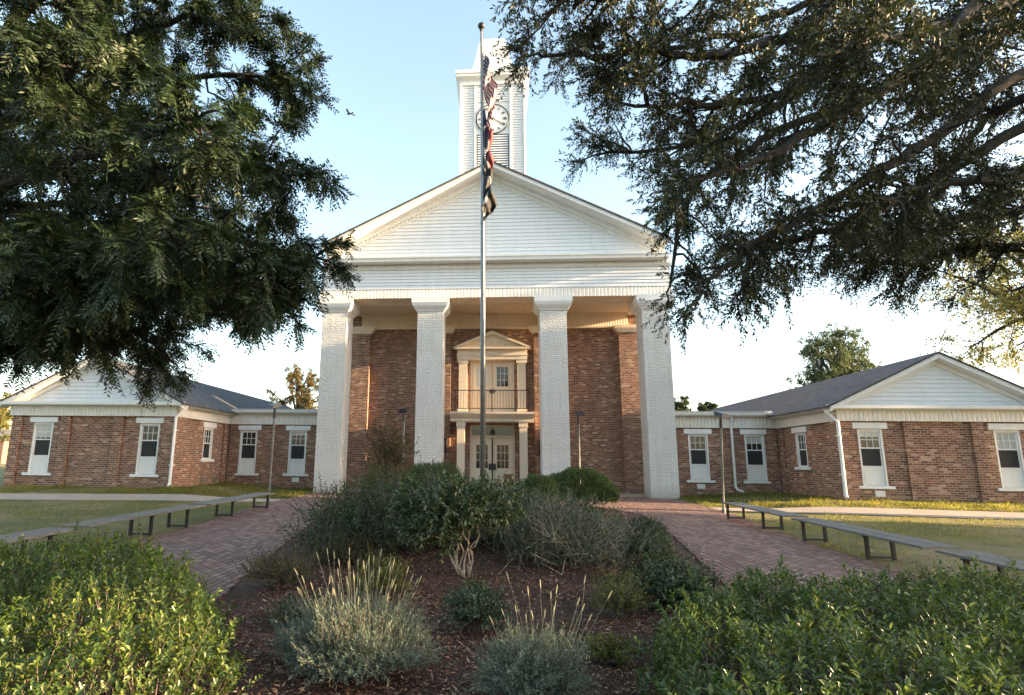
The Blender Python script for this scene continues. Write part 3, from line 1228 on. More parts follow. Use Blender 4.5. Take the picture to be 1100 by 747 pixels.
# flagpole
fx, fy = -.13, -8.0
fz = bz(fx, fy)
fp = thing('flagpole', (fx, fy, fz), 'tall steel flagpole rising from the planting bed in front of the doors', 'flagpole')
MB().tube([(0, 0, 0), (0, 0, .2)], .13, 16).build('base_collar', STEEL, fp, local=True)
MB().tube([(0, 0, .2), (0, 0, 5), (-.02, 0, 10), (-.06, 0, 15.02 - fz)], [.072, .068, .052, .036], 14).build('pole', STEEL, fp, local=True, smooth=True)
b_ = MB()
b_.lathe([(.01, -.11), (.06, -.095), (.1, -.05), (.115, 0), (.1, .05), (.06, .095), (.01, .11)], 14, (-.06, 0, 15.2 - fz))
b_.tube([(-.06, 0, 15.02 - fz), (-.06, 0, 15.1 - fz)], .05, 10)
b_.build('finial', DARK, fp, local=True, smooth=True)
MB().tube([(.07, -.07, 1.2), (.07, -.06, 8), (.0, -.05, 14.9 - fz)], .008, 5).build('halyard', GALV, fp, local=True)


def uvflag(name, label, ztop, H, Wf, spread, side, mat, phase, belly):
    """limp flag: hoist edge on the pole, fly fallen down in folds"""
    nu, nv = 46, 22
    V, F, UV = [], [], []
    px, py = fx - .035, fy
    for i in range(nu + 1):
        u = i / nu
        for j in range(nv + 1):
            v = j / nv
            drop = Wf * (u - .10 * (1 - math.exp(-7 * u)))
            fold = math.sin(u * 11 + v * 2.2 + phase)
            x = side * (.03 + spread * (1 - math.exp(-2.2 * u)) * (.55 + .45 * (1 - v))) + .09 * fold * u ** .6 * (1 - .3 * v) - side * belly * u * v * .3
            y = -.05 + .16 * math.sin(u * 15 + v * 3.1 + phase * 1.7) * u ** .5 + .05 * math.sin(v * 14 + phase) * u
            z = ztop - v * H * (1 - .3 * u) - drop
            V.append((px + x, py + y, z))
            UV.append((u, v))
    for i in range(nu):
        for j in range(nv):
            a = i * (nv + 1) + j
            F.append((a, a + 1, a + nv + 2, a + nv + 1))
    me = D.meshes.new(name)
    me.from_pydata([(p[0] - px, p[1] - py, p[2] - ztop) for p in V], [], F)
    ul = me.uv_layers.new(name='UVMap')
    for lp in me.loops:
        ul.data[lp.index].uv = UV[lp.vertex_index]
    me.polygons.foreach_set('use_smooth', [True] * len(me.polygons))
    me.materials.append(mat)
    o = D.objects.new(name, me)
    C.objects.link(o)
    o.location = (px, py, ztop)
    so = o.modifiers.new('thickness', 'SOLIDIFY')
    so.thickness = .006
    return tag(o, label, 'flag', 'flags hanging limp on the flagpole')


def flag_mat(name, fn):
    m, nt, b = newmat(name)
    tc = N(nt, 'ShaderNodeTexCoord')
    s_ = N(nt, 'ShaderNodeSeparateXYZ')
    nt.links.new(tc.outputs['UV'], s_.inputs[0])
    col = fn(nt, s_.outputs[0], s_.outputs[1])
    nt.links.new(col, b.inputs['Base Color'])
    b.inputs['Roughness'].default_value = .7
    tr = N(nt, 'ShaderNodeBsdfTranslucent')
    nt.links.new(col, tr.inputs[0])
    mx = N(nt, 'ShaderNodeMixShader')
    mx.inputs[0].default_value = .25
    nt.links.new(b.outputs[0], mx.inputs[1])
    nt.links.new(tr.outputs[0], mx.inputs[2])
    nt.links.new(mx.outputs[0], nt.nodes['Material Output'].inputs[0])
    return m


def us_cols(nt, u, v):
    red = mth(nt, 'LESS_THAN', mth(nt, 'MODULO', mth(nt, 'MULTIPLY', v, 13.0), 2.0), 1.0)
    c = mixc(nt, red, (.50, .48, .46), (.26, .03, .035))
    cant = mth(nt, 'MULTIPLY', mth(nt, 'LESS_THAN', u, .4), mth(nt, 'LESS_THAN', v, .538))
    du = mth(nt, 'SUBTRACT', mth(nt, 'FRACT', mth(nt, 'MULTIPLY', u, 15.0)), .5)
    dv = mth(nt, 'SUBTRACT', mth(nt, 'FRACT', mth(nt, 'MULTIPLY', v, 9.3)), .5)
    st = mth(nt, 'LESS_THAN', mth(nt, 'ADD', mth(nt, 'MULTIPLY', du, du), mth(nt, 'MULTIPLY', dv, dv)), .07)
    blue = mixc(nt, st, (.018, .024, .07), (.42, .42, .44))
    return mixc(nt, cant, c, blue)


def state_cols(nt, u, v):
    c = mixc(nt, mth(nt, 'GREATER_THAN', v, .5), (.20, .03, .035), (.10, .10, .11))
    return mixc(nt, mth(nt, 'LESS_THAN', u, .34), c, (.025, .035, .08))


def dark_cols(nt, u, v):
    du = mth(nt, 'SUBTRACT', u, .5)
    dv = mth(nt, 'MULTIPLY', mth(nt, 'SUBTRACT', v, .5), .66)
    r2_ = mth(nt, 'ADD', mth(nt, 'MULTIPLY', du, du), mth(nt, 'MULTIPLY', dv, dv))
    ringm = mth(nt, 'LESS_THAN', r2_, .05)
    inner = mth(nt, 'LESS_THAN', mth(nt, 'ADD', r2_, mth(nt, 'MULTIPLY', du, .09)), .03)
    return mixc(nt, ringm, (.02, .022, .025), mixc(nt, inner, (.62, .63, .62), (.03, .03, .035)))


uvflag('striped_flag', 'red and white striped flag with starred blue corner, topmost on the pole', 14.25, 1.3, 2.1, .46, 1, flag_mat('us_flag_cloth', us_cols), .3, .3)
uvflag('state_flag', 'red, white and blue flag hanging in folds just below the striped flag', 12.3, 1.1, 1.85, .34, 1, flag_mat('state_flag_cloth', state_cols), 1.9, .4)
uvflag('dark_flag', 'black flag with a pale round emblem, lowest on the pole', 10.75, 1.1, 1.65, .38, 1, flag_mat('dark_flag_cloth', dark_cols), 3.2, .9)

# litter bin by the doors
tb = thing('litter_bin', (.72, 2.35, .62), 'small brown slatted litter bin by the entrance doors', 'bin')
e = MB()
for k in range(4):
    for (dx, dy, rz_) in ((-.2 + .1 * k + .05, -.2, 0), (-.2 + .1 * k + .05, .2, 0)):
        e.box(dx - .043, dx + .043, dy - .012, dy + .012, .04, .72)
    for dx in (-.2, .2):
        e.box(dx - .012, dx + .012, -.15 + .1 * k - .043, -.15 + .1 * k + .043, .04, .72)
e.build('slats', BROWNWOOD, tb, local=True)
MB().box(-.17, .17, -.17, .17, .0, .66).build('liner', BLACK, tb, local=True)
MB().box(-.23, .23, -.23, .23, .722, .76).build('lid', BROWNWOOD, tb, local=True)

# bird
bd = MB()
bd.tube([(-.16, 0, 0), (-.1, 0, .01), (0, 0, .01), (.08, 0, .02), (.13, 0, .035), (.17, 0, .03)], [.012, .03, .045, .035, .028, .006], 8)
for s_ in (-1, 1):
    bd.add([(.05, s_ * .03, .02), (-.05, s_ * .03, .015), (-.09, s_ * .2, .09), (.03, s_ * .17, .09), (-.1, s_ * .33, .06),
            (.05, s_ * .03, .03), (-.05, s_ * .03, .025), (-.09, s_ * .2, .1), (.03, s_ * .17, .1), (-.1, s_ * .33, .065)],
           [(0, 1, 2, 3), (3, 2, 4), (5, 8, 7, 6), (8, 9, 7), (0, 3, 8, 5), (3, 4, 9, 8), (4, 2, 7, 9), (2, 1, 6, 7)])
bd.add([(-.15, -.02, 0), (-.15, .02, 0), (-.27, .05, 0), (-.27, -.05, 0), (-.15, -.02, .012), (-.15, .02, .012), (-.27, .05, .008), (-.27, -.05, .008)],
       [(0, 1, 2, 3), (4, 7, 6, 5), (0, 4, 5, 1), (1, 5, 6, 2), (2, 6, 7, 3), (3, 7, 4, 0)])
bo = bd.build('bird', BLACK, smooth=True)
bo.location = (-6.52, 0, 17.55)
bo.rotation_euler = (.1, -.1, 2.6)
tag(bo, 'small dark bird flying in the open sky left of the tower', 'bird')


# ---------------------------------------------------------------- foliage
def unit(a):
    return a / np.maximum(np.linalg.norm(a, axis=-1, keepdims=True), 1e-9)


def leaf_obj(name, P, Dr, Nn, L, W, mat, parent, shape='rhomb', fold=.18):
    """one mesh of many small leaves: P base, Dr direction, Nn rough normal"""
    P, Dr, Nn = np.asarray(P), unit(np.asarray(Dr)), np.asarray(Nn)
    S = unit(np.cross(Dr, Nn))
    Nn = np.cross(S, Dr)
    L = np.broadcast_to(np.asarray(L, float), (len(P),))[:, None]
    W = np.broadcast_to(np.asarray(W, float), (len(P),))[:, None]
    k = len(P)
    if shape == 'rhomb':
        V = np.stack([P, P + Dr * L * .45 + S * W / 2 + Nn * W * fold, P + Dr * L - Nn * L * .06, P + Dr * L * .45 - S * W / 2 + Nn * W * fold], 1).reshape(-1, 3)
        F = np.arange(k * 4).reshape(k, 4)
    else:
        up_ = Nn * W * fold
        V = np.stack([P, P + Dr * L * .3 + S * W * .44 + up_, P + Dr * L * .72 + S * W * .40 + up_ * .8, P + Dr * L - Nn * L * .08,
                      P + Dr * L * .72 - S * W * .40 + up_ * .8, P + Dr * L * .3 - S * W * .44 + up_], 1).reshape(-1, 3)
        b = np.arange(k)[:, None] * 6
        F = np.concatenate([b + np.array([[0, 1, 2, 3]]), b + np.array([[0, 3, 4, 5]])], 0)
    org = (0, 0, 0)
    if parent is not None:
        org = tuple(parent.location)
    return np_mesh(name, V, F, mat, parent, org)


def catmull(P, n):
    P = [np.array(p, float) for p in P]
    P = [2 * P[0] - P[1]] + P + [2 * P[-1] - P[-2]]
    out = []
    for i in range(1, len(P) - 2):
        for k in range(n):
            t = k / n
            a, b, c, d = P[i - 1], P[i], P[i + 1], P[i + 2]
            out.append(.5 * (2 * b + (c - a) * t + (2 * a - 5 * b + 4 * c - d) * t * t + (3 * b - a - 3 * c + d) * t ** 3))
    out.append(P[-2])
    return np.array(out)


class Tree:
    def __init__(s, rng):
        s.rng = rng
        s.wood = MB()
        s.P, s.D, s.N, s.L, s.W = [], [], [], [], []

    def rnd(s):
        return unit(s.rng.normal(size=3))

    def twig(s, p, d, length, spec):
        """leafy twig; spec: n leaves, leaf length and width, angle"""
        rng = s.rng
        n = spec['n']
        t = np.linspace(.12, 1, n)
        sag = spec.get('sag', .25)
        pts = p + d * length * t[:, None] + np.array([0, 0, -1]) * sag * length * (t ** 2)[:, None]
        tang = unit(d + np.array([0, 0, -1]) * 2 * sag * t[:, None])
        if spec.get('pinnate'):
            side = unit(np.cross(tang[0], np.array([.1, .1, 1.0]) + rng.normal(size=3) * .35))
            sg = np.where(np.arange(n) % 2 == 0, 1.0, -1.0)[:, None]
            dr = unit(tang * .55 + side * sg * .85 + np.array([0, 0, -.25]) + rng.normal(size=(n, 3)) * .12)
            nn = np.cross(tang, side)[:] + rng.normal(size=(n, 3)) * .25
        else:
            a = rng.normal(size=(n, 3))
            perp = unit(a - (a * tang).sum(1)[:, None] * tang)
            dr = unit(tang * spec.get('along', .6) + perp * .9)
            nn = rng.normal(size=(n, 3)) * .6 + np.array([0, 0, .7])
        s.P.append(pts)
        s.D.append(dr)
        s.N.append(nn)
        s.L.append(spec['l'] * rng.uniform(.7, 1.15, n))
        s.W.append(spec['w'] * rng.uniform(.8, 1.15, n))
        if spec.get('stem'):
            s.wood.tube([pts[0] - d * length * .12, pts[n // 2], pts[-1]], [spec['stem'], spec['stem'] * .7, spec['stem'] * .4], 3, cap=False)

    def sub(s, p, d, length, r, spec, ntw, droop=.18, tl=(.3, .6)):
        rng = s.rng
        k = 6
        t = np.linspace(0, 1, k)
        wob = np.cumsum(rng.normal(size=(k, 3)) * .05 * length, 0)
        wob[0] = 0
        pts = p + d * length * t[:, None] + wob + np.array([0, 0, -1]) * droop * length * (t ** 2)[:, None]
        s.wood.tube(pts, list(r * (1 - .8 * t)), 4, cap=False)
        for i in range(ntw):
            u = .15 + .85 * math.sqrt(rng.uniform())
            j = min(int(u * (k - 1)), k - 2)
            w_ = u * (k - 1) - j
            q = pts[j] * (1 - w_) + pts[j + 1] * w_
            tg = unit(pts[j + 1] - pts[j])
            dd = unit(tg * .7 + s.rnd() * .9 + np.array([0, 0, -.12]))
            s.twig(q, dd, rng.uniform(*tl), spec)

    def limb(s, path, r0, r1, nsub, slen, ntw, spec, tmin=.2, droop=.18, tl=(.3, .6), refine=6, flat=.5):
        rng = s.rng
        pts = catmull(path, refine)
        n = len(pts)
        jit = rng.normal(size=(n, 3)) * .03
        jit[0] = 0
        pts = pts + jit
        s.wood.tube(pts, list(np.linspace(r0, r1, n)), 7, cap=False)
        for i in range(nsub):
            u = tmin + (1 - tmin) * rng.uniform() ** .85
            j = min(int(u * (n - 1)), n - 2)
            q = pts[j]
            tg = unit(pts[j + 1] - pts[j])
            a = s.rnd() * np.array([1, 1, flat])
            a = unit(a - a.dot(tg) * tg)
            dd = unit(tg * rng.uniform(.3, 1.0) + a * .9)
            s.sub(q, dd, slen * rng.uniform(.45, 1.1) * (1.15 - .45 * u), r1 * 1.1, spec, ntw, droop, tl)
        s.sub(pts[-1], unit(pts[-1] - pts[-3]), slen * .4, r1, spec, ntw, droop, tl)

    def finish(s, root, bark, leafmat, shape='rhomb', fold=.15):
        s.wood.build('trunk', bark, root)
        leaf_obj('crown', np.concatenate(s.P), np.concatenate(s.D), np.concatenate(s.N), np.concatenate(s.L), np.concatenate(s.W), leafmat, root, shape, fold)


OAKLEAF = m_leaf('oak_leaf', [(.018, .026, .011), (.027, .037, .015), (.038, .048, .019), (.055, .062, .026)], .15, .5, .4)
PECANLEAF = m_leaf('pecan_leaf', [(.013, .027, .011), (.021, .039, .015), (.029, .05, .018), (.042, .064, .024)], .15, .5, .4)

OAK = [
    [(9.46, -14.60, 8.44), (7.26, -14.80, 7.06), (5.51, -15.20, 5.92), (4.0, -15.60, 5.0), (3.0, -16.00, 4.2)],
    [(9.48, -14.40, 7.54), (7.43, -14.00, 6.55), (5.71, -13.60, 5.85), (4.66, -13.40, 5.76)],
    [(8.08, -15.20, 10.84), (5.32, -15.60, 8.76), (3.71, -16.00, 7.89), (2.4, -16.40, 7.7), (1.0, -16.60, 7.55)],
    [(7.42, -15.40, 11.22), (4.56, -16.40, 9.03), (2.39, -17.00, 8.1), (1.0, -17.30, 7.9)],
    [(9.41, -14.80, 9.15), (6.81, -14.60, 8.14), (4.87, -14.40, 7.38), (3.6, -14.20, 6.4), (3.3, -14.00, 5.0)],
    [(10.09, -13.60, 6.32), (9.18, -13.00, 6.5), (8.21, -12.40, 6.35), (7.09, -12.20, 6.2)],
    [(10.14, -13.40, 5.62), (9.54, -12.60, 6.0), (8.57, -12.00, 6.0), (7.81, -11.80, 6.0)],
    [(8.88, -14.60, 11.22), (6.72, -13.60, 9.32), (4.46, -13.00, 8.22), (2.33, -12.70, 8.16)],
    [(8.46, -15.00, 10.47), (6.65, -14.00, 10.59), (4.17, -13.20, 10.18), (1.61, -12.80, 10.41)],
    [(8.38, -15.60, 9.36), (6.09, -16.60, 7.27), (4.00, -17.20, 5.77), (2.76, -17.50, 5.17)],
    [(9.14, -15.00, 9.35), (7.13, -16.00, 8.28), (5.38, -17.00, 7.28), (4.10, -17.60, 6.62)],
    [(9.94, -14.00, 8.31), (9.65, -13.00, 8.41), (8.96, -12.60, 7.48), (8.12, -12.40, 6.61)],
    [(9.38, -14.50, 6.66), (7.76, -15.40, 6.08), (6.40, -16.00, 5.68), (5.39, -16.40, 5.32)],
    [(9.64, -14.60, 10.41), (9.75, -13.60, 9.94), (9.47, -13.00, 9.42), (8.88, -12.60, 9.42)],
    [(8.08, -15.20, 10.84), (6.16, -15.60, 8.85), (4.72, -16.00, 7.34), (3.4, -16.30, 6.9), (2.2, -16.50, 6.75)],
]
PECAN = [
    [(-11.05, -14.00, 8.23), (-8.02, -14.50, 9.63), (-5.47, -15.00, 9.90), (-3.71, -15.30, 9.44)],
    [(-11.01, -14.00, 8.02), (-7.92, -14.00, 9.15), (-5.18, -14.00, 9.44), (-3.24, -14.00, 9.03)],
    [(-10.85, -14.00, 7.20), (-6.93, -14.50, 7.21), (-4.31, -15.00, 6.85), (-2.58, -15.40, 6.38)],
    [(-10.73, -14.00, 6.59), (-7.44, -13.60, 6.48), (-4.88, -13.20, 6.19), (-2.82, -13.00, 5.73)],
    [(-10.69, -14.00, 6.39), (-6.82, -14.80, 5.26), (-4.13, -15.60, 4.75), (-2.6, -16.00, 4.5)],
    [(-10.66, -14.00, 6.20), (-7.73, -14.00, 5.00), (-5.63, -14.00, 4.85), (-4.13, -14.00, 4.5)],
    [(-10.62, -14.00, 6.00), (-9.30, -13.00, 4.92), (-7.63, -12.60, 4.6), (-6.6, -12.40, 3.95)],
    [(-10.58, -14.00, 5.80), (-8.61, -14.60, 4.8), (-7.15, -15.00, 4.4), (-6.2, -15.20, 4.15)],
    [(-10.95, -14.00, 5.62), (-9.91, -14.00, 4.9), (-9.03, -14.00, 4.4), (-8.44, -14.00, 4.1)],
    [(-11.09, -14.00, 8.45), (-8.35, -15.50, 9.65), (-6.30, -16.40, 9.82), (-4.63, -17.00, 9.44)],
    [(-11.17, -14.00, 8.87), (-10.10, -13.00, 13.13), (-7.74, -12.50, 14.23), (-5.55, -12.00, 13.75)],
    [(-10.85, -14.00, 7.20), (-9.80, -12.60, 9.01), (-8.28, -11.60, 10.04), (-6.14, -11.00, 9.80)],
    [(-10.77, -14.00, 6.79), (-9.74, -12.40, 7.50), (-8.16, -11.40, 7.91), (-5.74, -11.00, 7.78)],
    [(-10.77, -14.00, 6.79), (-7.10, -15.60, 6.63), (-4.83, -16.80, 6.35), (-3.41, -17.40, 6.21)],
    [(-10.69, -14.00, 6.39), (-7.38, -15.40, 5.22), (-5.18, -16.60, 4.74), (-3.50, -17.40, 4.53)],
    [(-10.66, -14.00, 6.20), (-9.74, -12.60, 5.66), (-8.48, -11.60, 5.73), (-6.50, -11.00, 5.66)],
    [(-10.93, -14.00, 7.61), (-8.14, -15.40, 7.84), (-6.44, -16.60, 7.47), (-5.10, -17.40, 7.27)],
    [(-10.93, -14.00, 7.61), (-10.27, -12.80, 10.08), (-9.68, -12.00, 11.63), (-8.19, -11.40, 12.55)],
    [(-10.82, -14.00, 6.00), (-8.67, -15.00, 5.1), (-7.02, -16.00, 4.7), (-5.91, -16.60, 4.5)],
    [(-10.90, -14.00, 6.40), (-11.23, -12.40, 6.86), (-10.89, -11.60, 6.23), (-10.36, -11.00, 5.94)],
]


PECAN = [p[:-1] + [(p[-1][0] - (.35 if p[-1][0] > -3.3 else .1), p[-1][1], p[-1][2] + .1)] for p in PECAN]


def big_tree(name, label, tx, ty, ttop, r0, limbs, spec, seed, nsub, slen, ntw, leafmat, extra, droop, tl):
    rng = np.random.default_rng(seed)
    z0 = gz(tx, ty)
    root = thing(name, (tx, ty, z0), label, 'tree')
    T = Tree(rng)
    T.wood.tube([(tx, ty, z0 - .2), (tx + .02, ty, z0 + .3), (tx + .1, ty + .05, z0 + 2), (tx, ty, z0 + 4), (tx, ty, ttop)], [r0 * 1.7, r0 * 1.2, r0, r0 * .85, r0 * .3], 12)
    for pth in limbs:
        z = min(pth[0][2] - .7, ttop - .3)
        T.limb([(tx, ty, z)] + pth, .13, .025, nsub, slen, ntw, spec, .28, droop, tl)
    for k in range(extra):     # the rest of the crown, round the back and above
        a = rng.uniform(-1.2, 1.2) + (0 if tx > 0 else math.pi)
        z = rng.uniform(5, ttop)
        ln = rng.uniform(3, 5.5)
        p0 = np.array([tx, ty, z])
        p1 = p0 + np.array([math.cos(a) * ln * .5, math.sin(a) * ln * .5, rng.uniform(.6, 1.6)])
        p2 = p0 + np.array([math.cos(a) * ln, math.sin(a) * ln, rng.uniform(.2, 1.6)])
        T.limb([p0, p1, p2], .1, .03, int(nsub * .6), slen * 1.2, max(4, ntw // 2), dict(spec, l=spec['l'] * 1.5, w=spec['w'] * 1.5), .3, droop, tl)
    T.finish(root, BARK, leafmat)
    return root


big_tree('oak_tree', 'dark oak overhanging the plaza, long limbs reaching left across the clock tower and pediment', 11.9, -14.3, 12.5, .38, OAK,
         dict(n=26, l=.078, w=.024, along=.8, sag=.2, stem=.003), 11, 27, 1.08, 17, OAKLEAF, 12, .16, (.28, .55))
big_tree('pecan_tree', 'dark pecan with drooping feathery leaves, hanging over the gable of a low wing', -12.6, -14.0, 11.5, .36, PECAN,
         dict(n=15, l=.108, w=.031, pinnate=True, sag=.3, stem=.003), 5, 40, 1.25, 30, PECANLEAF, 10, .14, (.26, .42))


def bg_tree(name, label, x, y, h, r, zc, seed, leafmat, n_limb, nsub, ntw, leaf=.2, bark=BARK, group=None, squash=1.0, nl=9):
    rng = np.random.default_rng(seed)
    z0 = gz(x, y)
    root = thing(name, (x, y, z0), label, 'tree', group)
    T = Tree(rng)
    T.wood.tube([(x, y, z0 - .3), (x, y, z0 + .5), (x + .1, y, z0 + zc * .6), (x, y, z0 + h * .85)], [h * .035, h * .025, h * .02, h * .005], 9)
    for k in range(n_limb):
        d = unit(rng.normal(size=3))
        d[2] = d[2] * .8 + .12
        z = z0 + zc * rng.uniform(.55, 1.05)
        p0 = np.array([x, y, z])
        e = np.array([x, y, z0 + zc]) + unit(d) * np.array([r, r, (h - zc) * squash]) * rng.uniform(.6, .86)
        m_ = (p0 + e) / 2 + np.array([0, 0, r * .1])
        T.limb([p0, m_, e], h * .011, .03, nsub, r * .38, ntw, dict(n=nl, l=leaf, w=leaf * .42, along=.6, sag=.1), .35, .1, (r * .07, r * .14), 4, .9)
    T.finish(root, bark, leafmat)
    return root


SUNLEAF = m_leaf('pale_sunlit_leaf', [(.09, .10, .03), (.14, .145, .045), (.2, .19, .065), (.26, .22, .09)], .45, .5, .3)
MIDLEAF = m_leaf('mid_green_leaf', [(.025, .045, .016), (.04, .062, .024), (.06, .08, .03)], .3, .5, .4)
HAZYLEAF = m_leaf('hazy_far_leaf', [(.05, .07, .035), (.07, .095, .045), (.10, .12, .06)], .3, .6, .3)  # lighter leaf colour with distance haze painted in
YELLEAF = m_leaf('yellowing_leaf', [(.05, .055, .018), (.09, .085, .03), (.15, .11, .045), (.2, .13, .06)], .3, .5, .3)

bg_tree('pale_tree', 'tall pale sunlit tree with an open crown behind the right gable', 33.0, 12, 20, 8.6, 12.5, 21, SUNLEAF, 30, 13, 11, .22)
bg_tree('round_tree', 'round dark green tree beyond the right wing roof', 38.0, 45, 17.3, 5.2, 12.2, 22, HAZYLEAF, 30, 10, 10, .26)
bg_tree('yellowing_tree', 'yellowing tree behind the roof of the left connector', -18.6, 30, 10.4, 2.9, 7.4, 23, YELLEAF, 16, 8, 8, .22)
bg_tree('roadside_tree', 'yellow-green tree beyond the far corner of the left wing', -60.0, 40, 9.0, 4.5, 5.0, 24, SUNLEAF, 14, 7, 8, .35)
bg_tree('distant_tree', 'small dark treetop just above the silver connector roof', 25.3, 60, 10.4, 2.4, 8.6, 25, MIDLEAF, 12, 6, 7, .35)
bg_tree('distant_tree', 'small dark treetop beside the roof slope, right of the other treetop', 29.6, 62, 10.1, 1.8, 8.6, 26, MIDLEAF, 10, 6, 7, .35)

# trees standing to the right of the view; they throw the long morning shadows
for i, (x, y, h, r, zf) in enumerate([(25.5, -6.6, 12.0, 4.2, .72), (33, -11.5, 14, 5.2, .55), (41, -17, 15, 6.5, .55), (29, -18.5, 12, 5.0, .55), (38, -4.5, 16, 3.8, .74)]):
    bg_tree('shade_tree', 'leafy tree standing on the lawn to the right, outside the picture', x, y, h, r, h * zf, 40 + i, MIDLEAF, 26, 10, 10, .36, group='trees outside the picture to the right')

# leaf nest in the oak
rng = np.random.default_rng(77)
nn_ = 700
dv = unit(rng.normal(size=(nn_, 3)))
nest = leaf_obj('leaf_nest', np.array([5.5, -14.9, 9.0]) + dv * (rng.uniform(.1, 1, (nn_, 1)) ** .4) * np.array([.30, .28, .26]), rng.normal(size=(nn_, 3)), rng.normal(size=(nn_, 3)), .13, .05,
                m_leaf('dead_leaf', [(.03, .022, .015), (.05, .036, .024), (.07, .05, .03)], .1), None)
tag(nest, 'ball of dead leaves, a squirrel nest lodged in the oak limbs', 'nest')


# ----------------------------------------------------------------- shrubs
def shoots_to_leaves(B, Tp, n, l, w, rng, ang=.75, upn=.6, t0=.2, pairs=True):
    """leaves along straight shoots from B to Tp"""
    k = len(B)
    t = np.linspace(t0, 1, n)[None, :, None]
    d = unit(Tp - B)
    P = B[:, None, :] + (Tp - B)[:, None, :] * t
    a = rng.normal(size=(k, 3))
    pr = unit(a - (a * d).sum(1)[:, None] * d)
    pr2 = np.cross(d, pr)
    j = np.arange(n)
    th = (j // 2) * (math.pi / 2) + (j % 2) * math.pi if pairs else j * 2.4
    perp = pr[:, None, :] * np.cos(th)[None, :, None] + pr2[:, None, :] * np.sin(th)[None, :, None]
    perp = perp + rng.normal(size=perp.shape) * .25
    D_ = unit(d[:, None, :] * (1 - ang * .5) + perp * ang)
    N_ = d[:, None, :] * 1.0 + rng.normal(size=perp.shape) * .35 + np.array([0, 0, upn])
    sz = rng.uniform(.65, 1.1, (k, n)) * (1.0 - .35 * np.abs(t[:, :, 0] - .6))
    return P.reshape(-1, 3), D_.reshape(-1, 3), N_.reshape(-1, 3), (l * sz).ravel(), (w * sz).ravel()


def hedge(name, label, poly, H, nshoot, mat, seed, l, w, shoot=.17):
    rng = np.random.default_rng(seed)
    xs_ = [p[0] for p in poly]
    ys_ = [p[1] for p in poly]
    cx, cy_ = sum(xs_) / len(xs_), sum(ys_) / len(ys_)
    root = thing(name, (cx, cy_, gz(cx, cy_)), label, 'shrub')
    X = rng.uniform(min(xs_), max(xs_), nshoot * 3)
    Y = rng.uniform(min(ys_), max(ys_), nshoot * 3)
    ok = inpoly(X, Y, poly)
    X, Y = X[ok][:nshoot], Y[ok][:nshoot]
    d = edgedist(X, Y, poly)

    def hf(X, Y, d):
        lump = .09 * np.sin(X * 3.1 + seed) * np.sin(Y * 2.7 + 1) + .07 * np.sin(X * 7.3) * np.sin(Y * 6.1 + seed)
        return (H + lump) * np.sqrt(np.clip(1 - (1 - np.clip(d / .55, 0, 1)) ** 2, .02, 1))
    h = hf(X, Y, d)
    lev = rng.uniform(0, 1, len(X)) ** .45          # most shoots end near the surface
    zt = ground_z(X, Y) + h * (.35 + .65 * lev) + rng.normal(size=len(X)) * .03
    # outward lean near the edge
    e = .03
    gx = (edgedist(X + e, Y, poly) - edgedist(X - e, Y, poly)) / (2 * e)
    gy = (edgedist(X, Y + e, poly) - edgedist(X, Y - e, poly)) / (2 * e)
    lean = np.clip(1 - d / .5, 0, 1)
    up_ = np.stack([-gx * lean * .9 + rng.normal(size=len(X)) * .28, -gy * lean * .9 + rng.normal(size=len(X)) * .28, np.ones(len(X))], -1)
    up_ = unit(up_)
    sl = shoot * rng.uniform(.6, 1.35, len(X))
    Tp = np.stack([X, Y, zt], -1)
    tall = rng.uniform(size=len(X)) < .10
    Tp[tall] += up_[tall] * rng.uniform(.04, .17, (int(tall.sum()), 1))
    B = Tp - up_ * sl[:, None]
    P, D_, N_, L_, W_ = shoots_to_leaves(B, Tp, 12, l, w, rng)
    vs = np.repeat(rng.uniform(.6, 1.2, len(B)), 12)
    L_, W_ = L_ * vs, W_ * vs
    leaf_obj('foliage', P, D_, N_, L_, W_, mat, root, 'oval', .22)
    st = MB()
    for i in range(0, len(B), 2):
        st.tube([B[i] - up_[i] * .15, B[i], Tp[i]], [.004, .003, .0015], 3, cap=False)
    m_ = 90
    for i in range(m_):
        j = rng.integers(len(B))
        b = np.array([cx + (X[j] - cx) * .75, cy_ + (Y[j] - cy_) * .75, 0])
        b[2] = gz(b[0], b[1])
        st.tube([b, (b + B[j]) / 2 + rng.normal(size=3) * .03, B[j]], [.012, .008, .004], 4, cap=False)
    st.build('stems', TWIG, root)
    return root


HEDGELEAF = m_leaf('glossy_hedge_leaf', [(.042, .075, .014), (.066, .108, .02), (.10, .14, .026), (.17, .195, .045)], .3, .3, .6)
HEDGELEAF2 = m_leaf('deep_hedge_leaf', [(.038, .068, .016), (.058, .095, .021), (.085, .125, .03), (.14, .165, .045)], .3, .3, .6)
HL = [(-1.05, -20.7), (-1.75, -19.3), (-2.6, -18.1), (-3.6, -17.05), (-4.6, -16.8), (-5.6, -17.3), (-6.1, -18.8), (-4.8, -21.2), (-3.2, -22.1), (-1.7, -22.0)]
HR = [(.95, -21.3), (1.15, -20.0), (1.6, -18.85), (2.5, -18.1), (3.4, -17.7), (4.3, -17.75), (5.3, -18.4), (5.4, -20.0), (4.6, -21.6), (3.2, -22.3), (1.6, -22.3)]
hedge('hedge', 'bright green glossy-leaved hedge at lower left, beside the brick path', HL, .64, 5000, HEDGELEAF, 31, .050, .025)
hedge('hedge', 'deep green glossy-leaved hedge at lower right, in front of the benches', HR, .66, 5200, HEDGELEAF2, 32, .054, .023)


